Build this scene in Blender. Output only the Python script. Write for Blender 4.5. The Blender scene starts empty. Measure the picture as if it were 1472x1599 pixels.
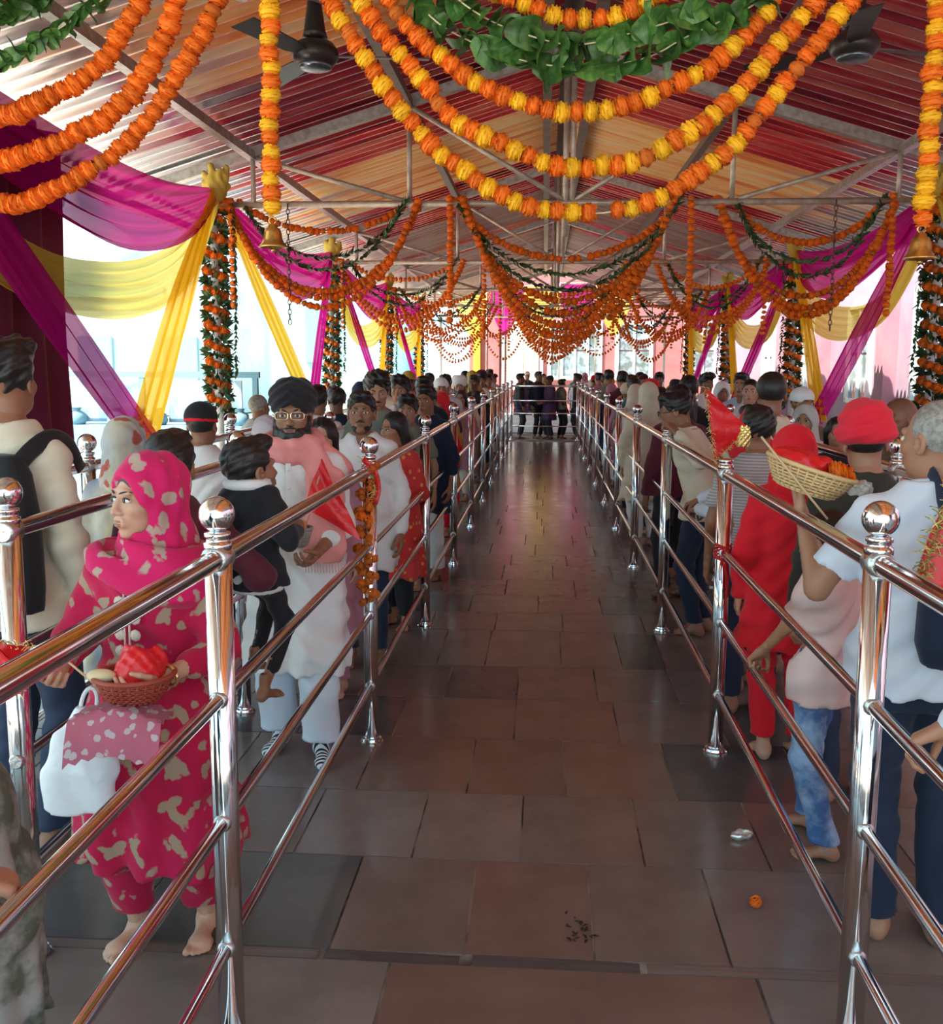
import bpy, math, random
import numpy as np
from mathutils import Vector, Matrix

PI = math.pi
rnd = random.Random(7)
SC = bpy.context.scene
COL = SC.collection

# ------------------------------------------------------------------ camera
FPX = 1600.0
cam_d = bpy.data.cameras.new('camera')
cam = bpy.data.objects.new('camera', cam_d)
COL.objects.link(cam)
cam_d.sensor_fit = 'HORIZONTAL'
cam_d.sensor_width = 36.0
cam_d.lens = 36.0 * FPX / 1472.0
cam_d.clip_start = 0.05
cam_d.clip_end = 400
YAW, PITCH, ROLL = math.radians(4.0008), math.radians(8.0397), math.radians(0.25)
fw = Vector((-math.sin(YAW) * math.cos(PITCH), math.cos(YAW) * math.cos(PITCH), -math.sin(PITCH)))
rt0 = Vector((math.cos(YAW), math.sin(YAW), 0))
up0 = rt0.cross(fw)
rt = rt0 * math.cos(ROLL) + up0 * math.sin(ROLL)
up = -rt0 * math.sin(ROLL) + up0 * math.cos(ROLL)
M = Matrix.Identity(4)
for i in range(3):
    M[i][0], M[i][1], M[i][2] = rt[i], up[i], -fw[i]
M[2][3] = 1.7
cam.matrix_world = M
SC.camera = cam

# ------------------------------------------------------------------ sky, sun, exposure
world = bpy.data.worlds.new('world')
SC.world = world
world.use_nodes = True
nt = world.node_tree
nt.nodes.clear()
w_out = nt.nodes.new('ShaderNodeOutputWorld')
w_bg = nt.nodes.new('ShaderNodeBackground')
w_bg.inputs['Color'].default_value = (0.55, 0.86, 1.0, 1)
w_bg.inputs['Strength'].default_value = 1.0
nt.links.new(w_bg.outputs[0], w_out.inputs[0])
sun_d = bpy.data.lights.new('sun', 'SUN')
sun_d.energy = 5.0
sun_d.angle = math.radians(0.6)
sun_d.color = (1.0, 0.93, 0.82)
sun = bpy.data.objects.new('sun', sun_d)
COL.objects.link(sun)
sun.rotation_euler = Vector((0.52, 0.42, -0.95)).to_track_quat('-Z', 'Y').to_euler()
SC.view_settings.view_transform = 'Standard'
SC.view_settings.look = 'None'
SC.view_settings.gamma = 1.0
SC.view_settings.use_curve_mapping = False
SC.view_settings.exposure = 1.62
SC.cycles.use_denoising = True
SC.cycles.max_bounces = 8
SC.cycles.transparent_max_bounces = 12

# ------------------------------------------------------------------ materials
MATS = {}

def mat(name, color, rough=0.6, metal=0.0, spec=0.5, noise=None, bump=None, trans=0.0, alpha=1.0, sheen=0.0, sub=0.0, stretch=(1, 1, 1), vary=0.0):
    """procedural principled material; noise=(scale, colour2, amount), bump=(scale, strength, distance)"""
    if name in MATS:
        return MATS[name]
    m = bpy.data.materials.new(name)
    m.use_nodes = True
    n = m.node_tree.nodes
    l = m.node_tree.links
    b = n['Principled BSDF']
    c4 = (color[0], color[1], color[2], 1)
    b.inputs['Base Color'].default_value = c4
    b.inputs['Roughness'].default_value = rough
    b.inputs['Metallic'].default_value = metal
    b.inputs['Specular IOR Level'].default_value = spec
    if trans:
        b.inputs['Transmission Weight'].default_value = trans
    if sheen:
        b.inputs['Sheen Weight'].default_value = sheen
    if sub:
        b.inputs['Subsurface Weight'].default_value = sub
        b.inputs['Subsurface Radius'].default_value = (0.02, 0.008, 0.004)
        b.inputs['Subsurface Scale'].default_value = 0.5
    if alpha < 1:
        b.inputs['Alpha'].default_value = alpha
    src = None
    if noise or bump:
        tc = n.new('ShaderNodeTexCoord')
        mp = n.new('ShaderNodeMapping')
        mp.inputs['Scale'].default_value = stretch
        l.new(tc.outputs['Object'], mp.inputs['Vector'])
    if noise:
        nz = n.new('ShaderNodeTexNoise')
        nz.inputs['Scale'].default_value = noise[0]
        nz.inputs['Detail'].default_value = 5
        nz.inputs['Roughness'].default_value = 0.6
        l.new(mp.outputs[0], nz.inputs['Vector'])
        rp = n.new('ShaderNodeValToRGB')
        a = noise[2] * 0.5
        rp.color_ramp.elements[0].position = 0.5 - 0.28 / max(noise[2] * 2, 0.2) * 0.5
        rp.color_ramp.elements[1].position = 0.5 + 0.28 / max(noise[2] * 2, 0.2) * 0.5
        rp.color_ramp.elements[0].color = c4
        rp.color_ramp.elements[1].color = (*noise[1], 1)
        l.new(nz.outputs['Fac'], rp.inputs['Fac'])
        src = rp.outputs['Color']
    if vary:
        oi = n.new('ShaderNodeObjectInfo')
        hs = n.new('ShaderNodeHueSaturation')
        mr = n.new('ShaderNodeMapRange')
        mr.inputs['To Min'].default_value = 1 - vary
        mr.inputs['To Max'].default_value = 1 + vary
        l.new(oi.outputs['Random'], mr.inputs['Value'])
        l.new(mr.outputs[0], hs.inputs['Value'])
        if src:
            l.new(src, hs.inputs['Color'])
        else:
            hs.inputs['Color'].default_value = c4
        src = hs.outputs['Color']
    if src:
        l.new(src, b.inputs['Base Color'])
    if bump:
        nz2 = n.new('ShaderNodeTexNoise')
        nz2.inputs['Scale'].default_value = bump[0]
        nz2.inputs['Detail'].default_value = 3
        l.new(mp.outputs[0], nz2.inputs['Vector'])
        bp = n.new('ShaderNodeBump')
        bp.inputs['Strength'].default_value = bump[1]
        bp.inputs['Distance'].default_value = bump[2]
        l.new(nz2.outputs['Fac'], bp.inputs['Height'])
        l.new(bp.outputs[0], b.inputs['Normal'])
    MATS[name] = m
    return m

def sheer(name, color, through, rough=0.7):
    """thin see-through cloth: diffuse + translucent + clear, denser at grazing angles like real voile"""
    if name in MATS:
        return MATS[name]
    m = bpy.data.materials.new(name)
    m.use_nodes = True
    n = m.node_tree.nodes
    l = m.node_tree.links
    n.clear()
    out = n.new('ShaderNodeOutputMaterial')
    d = n.new('ShaderNodeBsdfDiffuse')
    t = n.new('ShaderNodeBsdfTranslucent')
    tr = n.new('ShaderNodeBsdfTransparent')
    d.inputs[0].default_value = (*color, 1)
    t.inputs[0].default_value = (*color, 1)
    tr.inputs[0].default_value = (*[min(1, 0.35 + 0.65 * c) for c in color], 1)
    m1 = n.new('ShaderNodeMixShader')
    m1.inputs[0].default_value = 0.55
    l.new(d.outputs[0], m1.inputs[1])
    l.new(t.outputs[0], m1.inputs[2])
    m2 = n.new('ShaderNodeMixShader')
    m2.inputs[0].default_value = through
    l.new(m1.outputs[0], m2.inputs[1])
    l.new(tr.outputs[0], m2.inputs[2])
    l.new(m2.outputs[0], out.inputs[0])
    MATS[name] = m
    return m

# ------------------------------------------------------------------ mesh helpers
def link(name, me, parent=None, m=None, loc=None):
    o = bpy.data.objects.new(name, me)
    COL.objects.link(o)
    if m is not None:
        if len(me.materials) == 0:
            me.materials.append(m)
    if parent is not None:
        o.parent = parent
    if loc is not None:
        o.location = loc
    return o

def empty(name, loc=(0, 0, 0), rz=0.0):
    o = bpy.data.objects.new(name, None)
    COL.objects.link(o)
    o.location = loc
    o.rotation_euler = (0, 0, rz)
    o.empty_display_size = 0.1
    return o

def tag(o, label, cat, group=None, kind=None):
    o['label'] = label
    o['category'] = cat
    if group:
        o['group'] = group
    if kind:
        o['kind'] = kind
    return o

def struct(o, label=None, cat=None):
    o['kind'] = 'structure'
    if label:
        o['label'] = label
        o['category'] = cat or 'structure'
    return o

def np_mesh(name, V, Fq, smooth=True, mats=None, mi=None):
    """mesh from numpy vertices and an (n,4) or (n,3) face array"""
    me = bpy.data.meshes.new(name)
    V = np.asarray(V, np.float32)
    Fq = np.asarray(Fq, np.int32)
    k = Fq.shape[1]
    me.vertices.add(len(V))
    me.vertices.foreach_set('co', V.ravel())
    me.loops.add(Fq.size)
    me.loops.foreach_set('vertex_index', Fq.ravel())
    me.polygons.add(len(Fq))
    me.polygons.foreach_set('loop_start', np.arange(0, Fq.size, k, dtype=np.int32))
    me.polygons.foreach_set('loop_total', np.full(len(Fq), k, np.int32))
    if smooth:
        me.polygons.foreach_set('use_smooth', np.ones(len(Fq), bool))
    for m in (mats or []):
        me.materials.append(m)
    if mi is not None:
        me.polygons.foreach_set('material_index', np.asarray(mi, np.int32))
    me.update(calc_edges=True)
    return me

class MB:
    """collects simple shapes into one mesh"""
    def __init__(s):
        s.v = []
        s.f = []
        s.sm = []

    def add(s, V, F, smooth=False):
        o = len(s.v)
        s.v += [tuple(p) for p in V]
        for f in F:
            s.f.append(tuple(i + o for i in f))
            s.sm.append(smooth)
        return s

    def box(s, c, size, rot=None):
        x, y, z = size[0] / 2, size[1] / 2, size[2] / 2
        V = [Vector(p) for p in ((-x, -y, -z), (x, -y, -z), (x, y, -z), (-x, y, -z), (-x, -y, z), (x, -y, z), (x, y, z), (-x, y, z))]
        if rot is not None:
            V = [rot @ p for p in V]
        c = Vector(c)
        return s.add([p + c for p in V], [(0, 3, 2, 1), (4, 5, 6, 7), (0, 1, 5, 4), (1, 2, 6, 5), (2, 3, 7, 6), (3, 0, 4, 7)])

    def beam(s, a, b, w, h, upv=(0, 0, 1)):
        a, b = Vector(a), Vector(b)
        d = (b - a).normalized()
        sx = d.cross(Vector(upv)).normalized()
        sz = sx.cross(d)
        V = []
        for p in (a, b):
            for i, j in ((-1, -1), (1, -1), (1, 1), (-1, 1)):
                V.append(p + sx * (i * w / 2) + sz * (j * h / 2))
        return s.add(V, [(0, 1, 2, 3), (7, 6, 5, 4), (0, 4, 5, 1), (1, 5, 6, 2), (2, 6, 7, 3), (3, 7, 4, 0)])

    def tube(s, pts, r, n=10, cap=True, smooth=True, squash=None):
        pts = [Vector(p) for p in pts]
        rr = r if isinstance(r, (list, tuple)) else [r] * len(pts)
        V = []
        ref = None
        for i, p in enumerate(pts):
            d = (pts[min(i + 1, len(pts) - 1)] - pts[max(i - 1, 0)]).normalized()
            if ref is None:
                ref = Vector((0, 0, 1)) if abs(d.z) < 0.9 else Vector((1, 0, 0))
            a = (ref - d * ref.dot(d))
            a.normalize()
            ref = a
            b = d.cross(a)
            for k in range(n):
                t = 2 * PI * k / n
                V.append(p + (a * math.cos(t) + b * math.sin(t) * (squash or 1)) * rr[i])
        F = []
        for i in range(len(pts) - 1):
            for k in range(n):
                k2 = (k + 1) % n
                F.append((i * n + k, i * n + k2, (i + 1) * n + k2, (i + 1) * n + k))
        s.add(V, F, smooth)
        if cap:
            o = len(s.v) - len(V)
            s.f.append(tuple(o + k for k in reversed(range(n))))
            s.sm.append(False)
            s.f.append(tuple(o + (len(pts) - 1) * n + k for k in range(n)))
            s.sm.append(False)
        return s

    def lathe(s, prof, c=(0, 0, 0), n=20, rot=None, smooth=True):
        """prof: (radius, z) list around the z axis"""
        c = Vector(c)
        V = []
        for r, z in prof:
            for k in range(n):
                t = 2 * PI * k / n
                p = Vector((r * math.cos(t), r * math.sin(t), z))
                if rot is not None:
                    p = rot @ p
                V.append(p + c)
        F = []
        for i in range(len(prof) - 1):
            for k in range(n):
                k2 = (k + 1) % n
                F.append((i * n + k, i * n + k2, (i + 1) * n + k2, (i + 1) * n + k))
        F.append(tuple(reversed(range(n))))
        F.append(tuple((len(prof) - 1) * n + k for k in range(n)))
        return s.add(V, F, smooth)

    def grid(s, P, smooth=True, closed=False):
        m, n = len(P), len(P[0])
        V = [p for row in P for p in row]
        F = []
        for i in range(m - 1):
            for j in range(n - 1 if not closed else n):
                j2 = (j + 1) % n
                F.append((i * n + j, i * n + j2, (i + 1) * n + j2, (i + 1) * n + j))
        return s.add(V, F, smooth)

    def mesh(s, name):
        me = bpy.data.meshes.new(name)
        me.from_pydata(s.v, [], s.f)
        me.polygons.foreach_set('use_smooth', s.sm)
        me.update()
        return me

    def build(s, name, m=None, parent=None, loc=None):
        return link(name, s.mesh(name), parent, m, loc)

def copy_tree(o, parent=None):
    c = o.copy()
    COL.objects.link(c)
    c.parent = parent
    for ch in list(o.children):
        copy_tree(ch, c)
    return c

# ------------------------------------------------------------------ shared materials
STEEL = mat('polished steel', (0.78, 0.79, 0.81), 0.10, 1.0, bump=(60, 0.02, 0.002))
WELD = mat('weld steel', (0.55, 0.55, 0.55), 0.35, 1.0, bump=(90, 0.5, 0.004))
GALV = mat('galvanised pipe', (0.50, 0.49, 0.47), 0.42, 0.75, noise=(14, (0.34, 0.29, 0.25), 0.5))
TRUSSM = mat('painted truss pipe', (0.62, 0.56, 0.48), 0.45, 0.35, noise=(9, (0.42, 0.33, 0.27), 0.5))
DARKST = mat('dark purlin', (0.12, 0.10, 0.09), 0.5, 0.4, noise=(8, (0.2, 0.15, 0.12), 0.5))
# ================================================================== THE SETTING
AX = 0.22                       # the shed's own centre line
TRUSS_Y = [4.8, 10.6, 16.4, 22.2, 28.0, 33.8]
COLX = 3.62
def roof_z(x):
    return 3.83 + 0.30 * (3.22 - abs(x - AX))

# ---- ground outside and floor
GROUT = mat('grout bed', (0.07, 0.06, 0.055), 0.85, noise=(2.2, (0.36, 0.31, 0.27), 0.9))
CONC = mat('sunlit concrete', (0.60, 0.52, 0.42), 0.85, noise=(3, (0.66, 0.58, 0.47), 0.6))
g = MB()
g.box((0, 30, -0.15), (120, 140, 0.2))
struct(g.build('ground_outside', CONC), 'pale sunlit concrete ground outside the shed', 'ground')

floor = MB().box((AX, 13.2, -0.034), (9.0, 32.4, 0.06)).build('floor', GROUT)
struct(floor, 'polished dark stone slab floor of the queue hall', 'floor')

def tile_mat(name, col, col2):
    m = mat(name, col, 0.22, 0.0, 0.6, noise=(2.6, col2, 0.55), vary=0.09)
    n = m.node_tree.nodes
    l = m.node_tree.links
    b = n['Principled BSDF']
    tc = n.new('ShaderNodeTexCoord')
    nz = n.new('ShaderNodeTexNoise')
    nz.inputs['Scale'].default_value = 3.5
    nz.inputs['Detail'].default_value = 6
    mr = n.new('ShaderNodeMapRange')
    mr.inputs['From Min'].default_value = 0.3
    mr.inputs['From Max'].default_value = 0.75
    mr.inputs['To Min'].default_value = 0.13
    mr.inputs['To Max'].default_value = 0.27
    l.new(tc.outputs['Object'], nz.inputs['Vector'])
    l.new(nz.outputs['Fac'], mr.inputs['Value'])
    l.new(mr.outputs[0], b.inputs['Roughness'])
    return m

TILEM = [tile_mat('slab brown grey', (0.165, 0.125, 0.110), (0.200, 0.152, 0.134)),
         tile_mat('slab red brown', (0.185, 0.120, 0.098), (0.215, 0.145, 0.120)),
         tile_mat('slab charcoal', (0.085, 0.078, 0.078), (0.110, 0.100, 0.096)),
         tile_mat('slab warm grey', (0.180, 0.150, 0.136), (0.215, 0.180, 0.162))]
tb = MB()
b_ = 0.003
tb.add([(-.5, -.5, 0), (.5, -.5, 0), (.5, .5, 0), (-.5, .5, 0), (-.5 + b_, -.5 + b_, 1), (.5 - b_, -.5 + b_, 1), (.5 - b_, .5 - b_, 1), (-.5 + b_, .5 - b_, 1)],
       [(4, 5, 6, 7), (0, 1, 5, 4), (1, 2, 6, 5), (2, 3, 7, 6), (3, 0, 4, 7)])
tile_meshes = []
for m_ in TILEM:
    me = tb.mesh('slab')
    me.materials.append(m_)
    tile_meshes.append(me)
TR = random.Random(3)
def slab(x0, x1, y0, y1, k=None, rz=0.0):
    if k is None:
        cxm = abs((x0 + x1) / 2 - 0.0)
        k = TR.choices([0, 1, 2, 3], [5, 5 if cxm < 0.7 else 1, 1, 3])[0]
    gap = 0.005
    o = bpy.data.objects.new('slab', tile_meshes[k])
    COL.objects.link(o)
    o.parent = floor
    o.location = ((x0 + x1) / 2, (y0 + y1) / 2, -0.02)
    o.scale = (x1 - x0 - gap, y1 - y0 - gap, 0.02 + TR.uniform(-0.0003, 0.0003))
    o.rotation_euler = (0, 0, rz)
    return o
# rows as seen near the camera, each with the joints the photograph shows
ROWS = [(0.9, 1.52, []), (1.52, 2.14, []), (2.14, 2.725, [-1.6, -.92, -.42, 0.62, 1.2]), (2.775, 3.36, [-1.25, -.61, -.21, .17, .56, 1.2]),
        (3.36, 3.92, [-1.4, -.86, -.44, -.06, .37, .8, 1.3]), (3.92, 4.54, [-1.3, -.74, -.29, .11, .55, 1.1]),
        (4.54, 5.12, []), (5.12, 5.71, [-1.5, -.95, -.5, -.12, .3, .72, 1.2]), (5.71, 6.51, [-1.2, -.6, -.32, .12, .47, .72, 1.3])]
y = 6.51
i = 0
while y < 23.5:
    d = [0.5, 0.55, 0.58, 0.62][i % 4] if y < 13 else .8
    ROWS.append((y, y + d, []))
    y += d
    i += 1
for ri, (y0, y1, js) in enumerate(ROWS):
    near = y0 < 12
    xs = list(js)
    if not xs:
        step = 0.45 if near else 0.75
        x = -1.9 + TR.uniform(0, step)
        while x < 1.95:
            xs.append(x)
            x += step + TR.uniform(-.05, .12)
    lo, hi = -2.15, 2.2
    xs = [lo] + [v for v in xs if lo + .2 < v < hi - .2] + [hi]
    for a, b2 in zip(xs[:-1], xs[1:]):
        k = None
        if ri == 3 and b2 < -.5:
            k = 2
        if ri == 3 and abs(a - .17) < .01:
            k = 0
        if ri == 8 and abs(a - .47) < .01:
            k = 2
        slab(a, b2, y0, y1, k)
# the thin broken slivers between the two front rows
slab(-.62, -.22, 2.725, 2.775, 2, -.02)
slab(-.19, .30, 2.715, 2.78, 2, -.03)
slab(-2.15, -.63, 2.725, 2.775, 0)
slab(.31, 2.2, 2.725, 2.775, 0)
for sx in (-1, 1):          # side lanes: larger plain slabs up to the eaves
    for y0 in np.arange(0.9, 23, 1.2):
        for x0 in (2.2, 3.2):
            slab(*( (x0, x0 + 1.0) if sx > 0 else (-x0 - 0.95, -x0 + .05)), y0, y0 + 1.2, 0)

# ---- roof sheets
def sheet_mat(name, c1, c2, c3, metal, rough, bare=(1.08, 1.30)):
    m = bpy.data.materials.new(name)
    m.use_nodes = True
    n = m.node_tree.nodes
    l = m.node_tree.links
    b = n['Principled BSDF']
    tc = n.new('ShaderNodeTexCoord')
    mp = n.new('ShaderNodeMapping')
    mp.inputs['Scale'].default_value = (0.8, 3.2, 1)
    oi = n.new('ShaderNodeObjectInfo')
    ad = n.new('ShaderNodeVectorMath')
    ad.operation = 'ADD'
    l.new(tc.outputs['Object'], mp.inputs['Vector'])
    l.new(mp.outputs[0], ad.inputs[0])
    mu = n.new('ShaderNodeVectorMath')
    mu.operation = 'SCALE'
    mu.inputs[0].default_value = (17, 31, 5)
    l.new(oi.outputs['Random'], mu.inputs['Scale'])
    l.new(mu.outputs[0], ad.inputs[1])
    nz = n.new('ShaderNodeTexNoise')
    nz.inputs['Scale'].default_value = 1.7
    nz.inputs['Detail'].default_value = 7
    nz.inputs['Roughness'].default_value = 0.65
    l.new(ad.outputs[0], nz.inputs['Vector'])
    rp = n.new('ShaderNodeValToRGB')
    e = rp.color_ramp.elements
    e[0].position = 0.36
    e[0].color = (*c1, 1)
    e[1].position = 0.64
    e[1].color = (*c3, 1)
    k = e.new(0.5)
    k.color = (*c2, 1)
    l.new(nz.outputs['Fac'], rp.inputs['Fac'])
    # blend to silver grey metal towards the lower end of the sheet (local x)
    sx = n.new('ShaderNodeSeparateXYZ')
    l.new(tc.outputs['Object'], sx.inputs[0])
    nw = n.new('ShaderNodeTexNoise')
    nw.inputs['Scale'].default_value = 1.1
    nw.inputs['Detail'].default_value = 4
    l.new(ad.outputs[0], nw.inputs['Vector'])
    wa = n.new('ShaderNodeMath')
    wa.operation = 'MULTIPLY_ADD'
    wa.inputs[1].default_value = 0.9
    l.new(nw.outputs['Fac'], wa.inputs[0])
    l.new(sx.outputs['X'], wa.inputs[2])
    wm = n.new('ShaderNodeMapRange')
    wm.inputs['From Min'].default_value = bare[0]
    wm.inputs['From Max'].default_value = bare[1]
    l.new(wa.outputs[0], wm.inputs['Value'])
    mxc = n.new('ShaderNodeMix')
    mxc.data_type = 'RGBA'
    l.new(wm.outputs[0], mxc.inputs[0])
    l.new(rp.outputs[0], mxc.inputs[6])
    mxc.inputs[7].default_value = (.66, .67, .70, 1)
    l.new(mxc.outputs[2], b.inputs['Base Color'])
    mr = n.new('ShaderNodeMapRange')
    mr.inputs['From Min'].default_value = 0.35
    mr.inputs['From Max'].default_value = 0.65
    mr.inputs['To Min'].default_value = metal[0]
    mr.inputs['To Max'].default_value = metal[1]
    l.new(nz.outputs['Fac'], mr.inputs['Value'])
    mm = n.new('ShaderNodeMath')
    mm.operation = 'MAXIMUM'
    l.new(mr.outputs[0], mm.inputs[0])
    l.new(wm.outputs[0], mm.inputs[1])
    l.new(mm.outputs[0], b.inputs['Metallic'])
    b.inputs['Roughness'].default_value = rough
    return m
SHEETS = {'silver': sheet_mat('bare zinc sheet', (.46, .17, .07), (.60, .48, .42), (.72, .74, .78), (.15, .95), .28, (1.0, 1.35)),
          'rust': sheet_mat('rust orange sheet', (.50, .07, .04), (.95, .36, .10), (.95, .62, .34), (.0, .4), .24, (1.02, 1.28)),
          'red': sheet_mat('red painted sheet', (.16, .010, .020), (.70, .045, .055), (1.0, .30, .20), (.1, .45), .22),
          'cream': sheet_mat('cream sheet', (.75, .22, .06), (1.0, .58, .22), (1.0, .80, .46), (.0, .2), .30),
          'wine': sheet_mat('wine sheet', (.10, .012, .028), (.45, .045, .07), (.80, .30, .24), (.3, .7), .22),
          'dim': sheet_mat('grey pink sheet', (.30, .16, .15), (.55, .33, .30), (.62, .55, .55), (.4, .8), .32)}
def sheet_mesh():
    P = []
    per, pitch, amp = 5, 0.2, 0.045
    N = per * 8
    for j in range(N + 1):
        t = j / 8.0
        ph = t % 1.0
        # trapezoid-like wave
        w = math.sin(2 * PI * ph)
        w = max(-1, min(1, w * 1.6))
        P.append([(0.0, t * pitch, amp * w), (1.0, t * pitch, amp * w)])
    mb = MB().grid(P)
    return mb
SHW = 1.0
shed = empty('roof', (0, 0, 0))
struct(shed, 'corrugated metal gable roof with rusty red and cream sheets', 'roof')
sm_ = sheet_mesh()
sheet_me = {}
for k, m_ in SHEETS.items():
    me = sm_.mesh('roof_sheet')
    me.materials.append(m_)
    sheet_me[k] = me
SLOPE_L = 4.75
def sheet_kind(yc, side):
    if side < 0 and yc < 6.6: return 'silver'
    if yc < 6.2: return 'rust'
    if yc < 8.2: return 'wine' if side > 0 else 'rust'
    if yc < 9.4: return 'rust' if side < 0 else 'wine'
    if yc < 10.6: return 'wine'
    if yc < 13.2: return 'red'
    if yc < 16.3: return 'cream'
    if yc < 19.5: return 'red'
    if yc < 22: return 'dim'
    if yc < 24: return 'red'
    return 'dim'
ang = math.atan(0.30)
for side in (-1, 1):
    yy = -3.0
    while yy < 34.4:
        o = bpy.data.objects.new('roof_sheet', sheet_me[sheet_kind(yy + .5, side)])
        COL.objects.link(o)
        o.parent = shed
        # local x runs down the slope
        rot = Matrix.Rotation(0 if side > 0 else PI, 4, 'Z') @ Matrix.Rotation(ang, 4, 'Y')
        ridge = Vector((AX + side * 0.10, yy if side > 0 else yy + SHW, roof_z(AX) + 0.17 - 0.03))
        o.matrix_world = Matrix.Translation(ridge) @ rot @ Matrix.Diagonal((SLOPE_L * 1.07, 1.015, 1, 1))
        yy += SHW
cap_ = MB()
cap_.add([(AX - .35, -3, roof_z(AX) + .10), (AX, -3, roof_z(AX) + .22), (AX + .35, -3, roof_z(AX) + .10), (AX - .35, 35, roof_z(AX) + .10), (AX, 35, roof_z(AX) + .22), (AX + .35, 35, roof_z(AX) + .10)],
         [(0, 1, 4, 3), (1, 2, 5, 4)])
cap_.build('ridge_cap', DARKST, shed)

# ---- trusses, purlins, columns
def rafter_beam(mb, a, b, w, h):
    mb.beam(a, b, w, h)
COLM = mat('white column paint', (0.70, 0.69, 0.66), 0.45, noise=(6, (0.60, 0.57, 0.52), 0.5))
ORD = ['nearest', 'second', 'third', 'fourth', 'fifth', 'sixth']
for ti, ty in enumerate(TRUSS_Y):
    t = empty('roof_truss', (AX, ty, 0))
    tag(t, '%s steel roof truss across the queue hall' % ORD[ti], 'truss', 'roof trusses')
    for s in (-1, 1):
        MB().beam((s * 4.75, 0, roof_z(AX + 4.75)), (0, 0, roof_z(AX)), 0.10, 0.11, (0, 1, 0)).build('rafter', GALV, t)
        for off in (1.6, 3.2):
            MB().tube([(s * off, 0, 3.33), (s * off, 0, roof_z(AX + off) - .02)], 0.026, 8).build('web_post', TRUSSM, t)
        MB().tube([(s * 3.2, 0, roof_z(AX + 3.2) - .04), (s * 1.66, 0, 3.36)], 0.024, 8).build('diagonal', TRUSSM, t)
        MB().tube([(s * 1.6, 0, roof_z(AX + 1.6) - .04), (s * 0.06, 0, 3.36)], 0.024, 8).build('diagonal', TRUSSM, t)
    MB().tube([(-COLX, 0, 3.33 if ti else 3.44), (COLX, 0, 3.33 if ti else 3.44)], 0.033, 8).build('tie_beam', TRUSSM, t)
    MB().tube([(-.035, 0, 3.0 if ti else 3.33), (-.035, 0, roof_z(AX))], 0.03, 8).tube([(.035, 0, 3.33), (.035, 0, roof_z(AX))], 0.028, 8).build('king_post', TRUSSM, t)
PUR = empty('roof_frame', (AX, 0, 0))
struct(PUR, 'long steel purlins and ridge beams running under the roof sheets', 'roof frame')
for off in (-4.6, -3.2, -1.6, 1.6, 3.2, 4.6):
    MB().beam((off, -3, roof_z(AX + off) - .03), (off, 35, roof_z(AX + off) - .03), 0.085, 0.085).build('purlin', GALV if abs(off) > 2 else DARKST, PUR)
for off in (-.23, .23):
    MB().beam((off, -3, roof_z(AX) - .06), (off, 35, roof_z(AX) - .06), 0.10, 0.10).build('ridge_beam', DARKST, PUR)
MB().tube([(-2.75, 5.6, 4.0), (-1.4, 5.7, 3.62)], 0.02, 8).build('brace_pipe', GALV, PUR)
for ti, ty in enumerate(TRUSS_Y):
    for s in (-1, 1):
        c = MB().tube([(0, 0, 0), (0, 0, 3.4 if True else 0)], 0.045, 12)
        c.box((0, 0, 0.01), (0.2, 0.2, 0.02))
        o = c.build('column', COLM, None, (AX + s * COLX, ty, 0))
        struct(o, 'slim pale column holding the %s truss on the %s side' % (ORD[ti], 'open' if s < 0 else 'pink wall'), 'column')

# ---- buildings outside
PINK = mat('pink plaster', (0.40, 0.20, 0.25), 0.8, noise=(2.0, (0.44, 0.25, 0.29), 0.6))
ROSE = mat('rose plaster', (0.33, 0.11, 0.11), 0.8, noise=(2.0, (0.37, 0.14, 0.14), 0.6))
LILAC = mat('lilac plaster', (0.35, 0.24, 0.32), 0.8, noise=(2.0, (0.40, 0.28, 0.34), 0.6))
WHITE = mat('white frame paint', (0.82, 0.82, 0.80), 0.5)
GLASS = mat('window glass', (0.30, 0.36, 0.42), 0.06, 0.0, 1.0, noise=(3, (0.12, 0.16, 0.15), 0.9))
YELW = mat('yellow paint', (0.85, 0.62, 0.03), 0.6)
BLUEG = mat('blue door glass', (0.35, 0.52, 0.70), 0.1, 0.0, 0.8, noise=(2, (0.50, 0.66, 0.80), 0.7))
def window(parent, c, w, h, nrm, cols=2, rows=2, glass=GLASS, ft=0.09):
    """framed window; nrm 'x-' faces -x, 'y-' faces -y. returns parts under parent"""
    c = Vector(c)
    ux = Vector((0, 1, 0)) if nrm == 'x-' else Vector((1, 0, 0))
    dn = Vector((-1, 0, 0)) if nrm == 'x-' else Vector((0, -1, 0))
    def bx(mb, du, dz, wu, wz, dep, off):
        size = (dep, wu, wz) if nrm == 'x-' else (wu, dep, wz)
        mb.box(c + ux * du + Vector((0, 0, dz)) + dn * off, size)
    f = MB()
    for s in (-1, 1):
        bx(f, s * (w / 2), 0, ft, h + ft, .12, .04)
        bx(f, 0, s * (h / 2), w, ft, .12, .04)
    for k in range(1, cols):
        bx(f, -w / 2 + w * k / cols, 0, ft * .7, h, .08, .04)
    fr = f.build('window_frame', WHITE, parent)
    for k in range(cols):
        for q in range(rows):
            p = MB()
            bx(p, -w / 2 + w * (k + .5) / cols, -h / 2 + h * (q + .5) / rows, w / cols - ft * .7, h / rows - .05, .02, .02)
            p.build('window_pane', glass, fr)
    return fr
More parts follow.
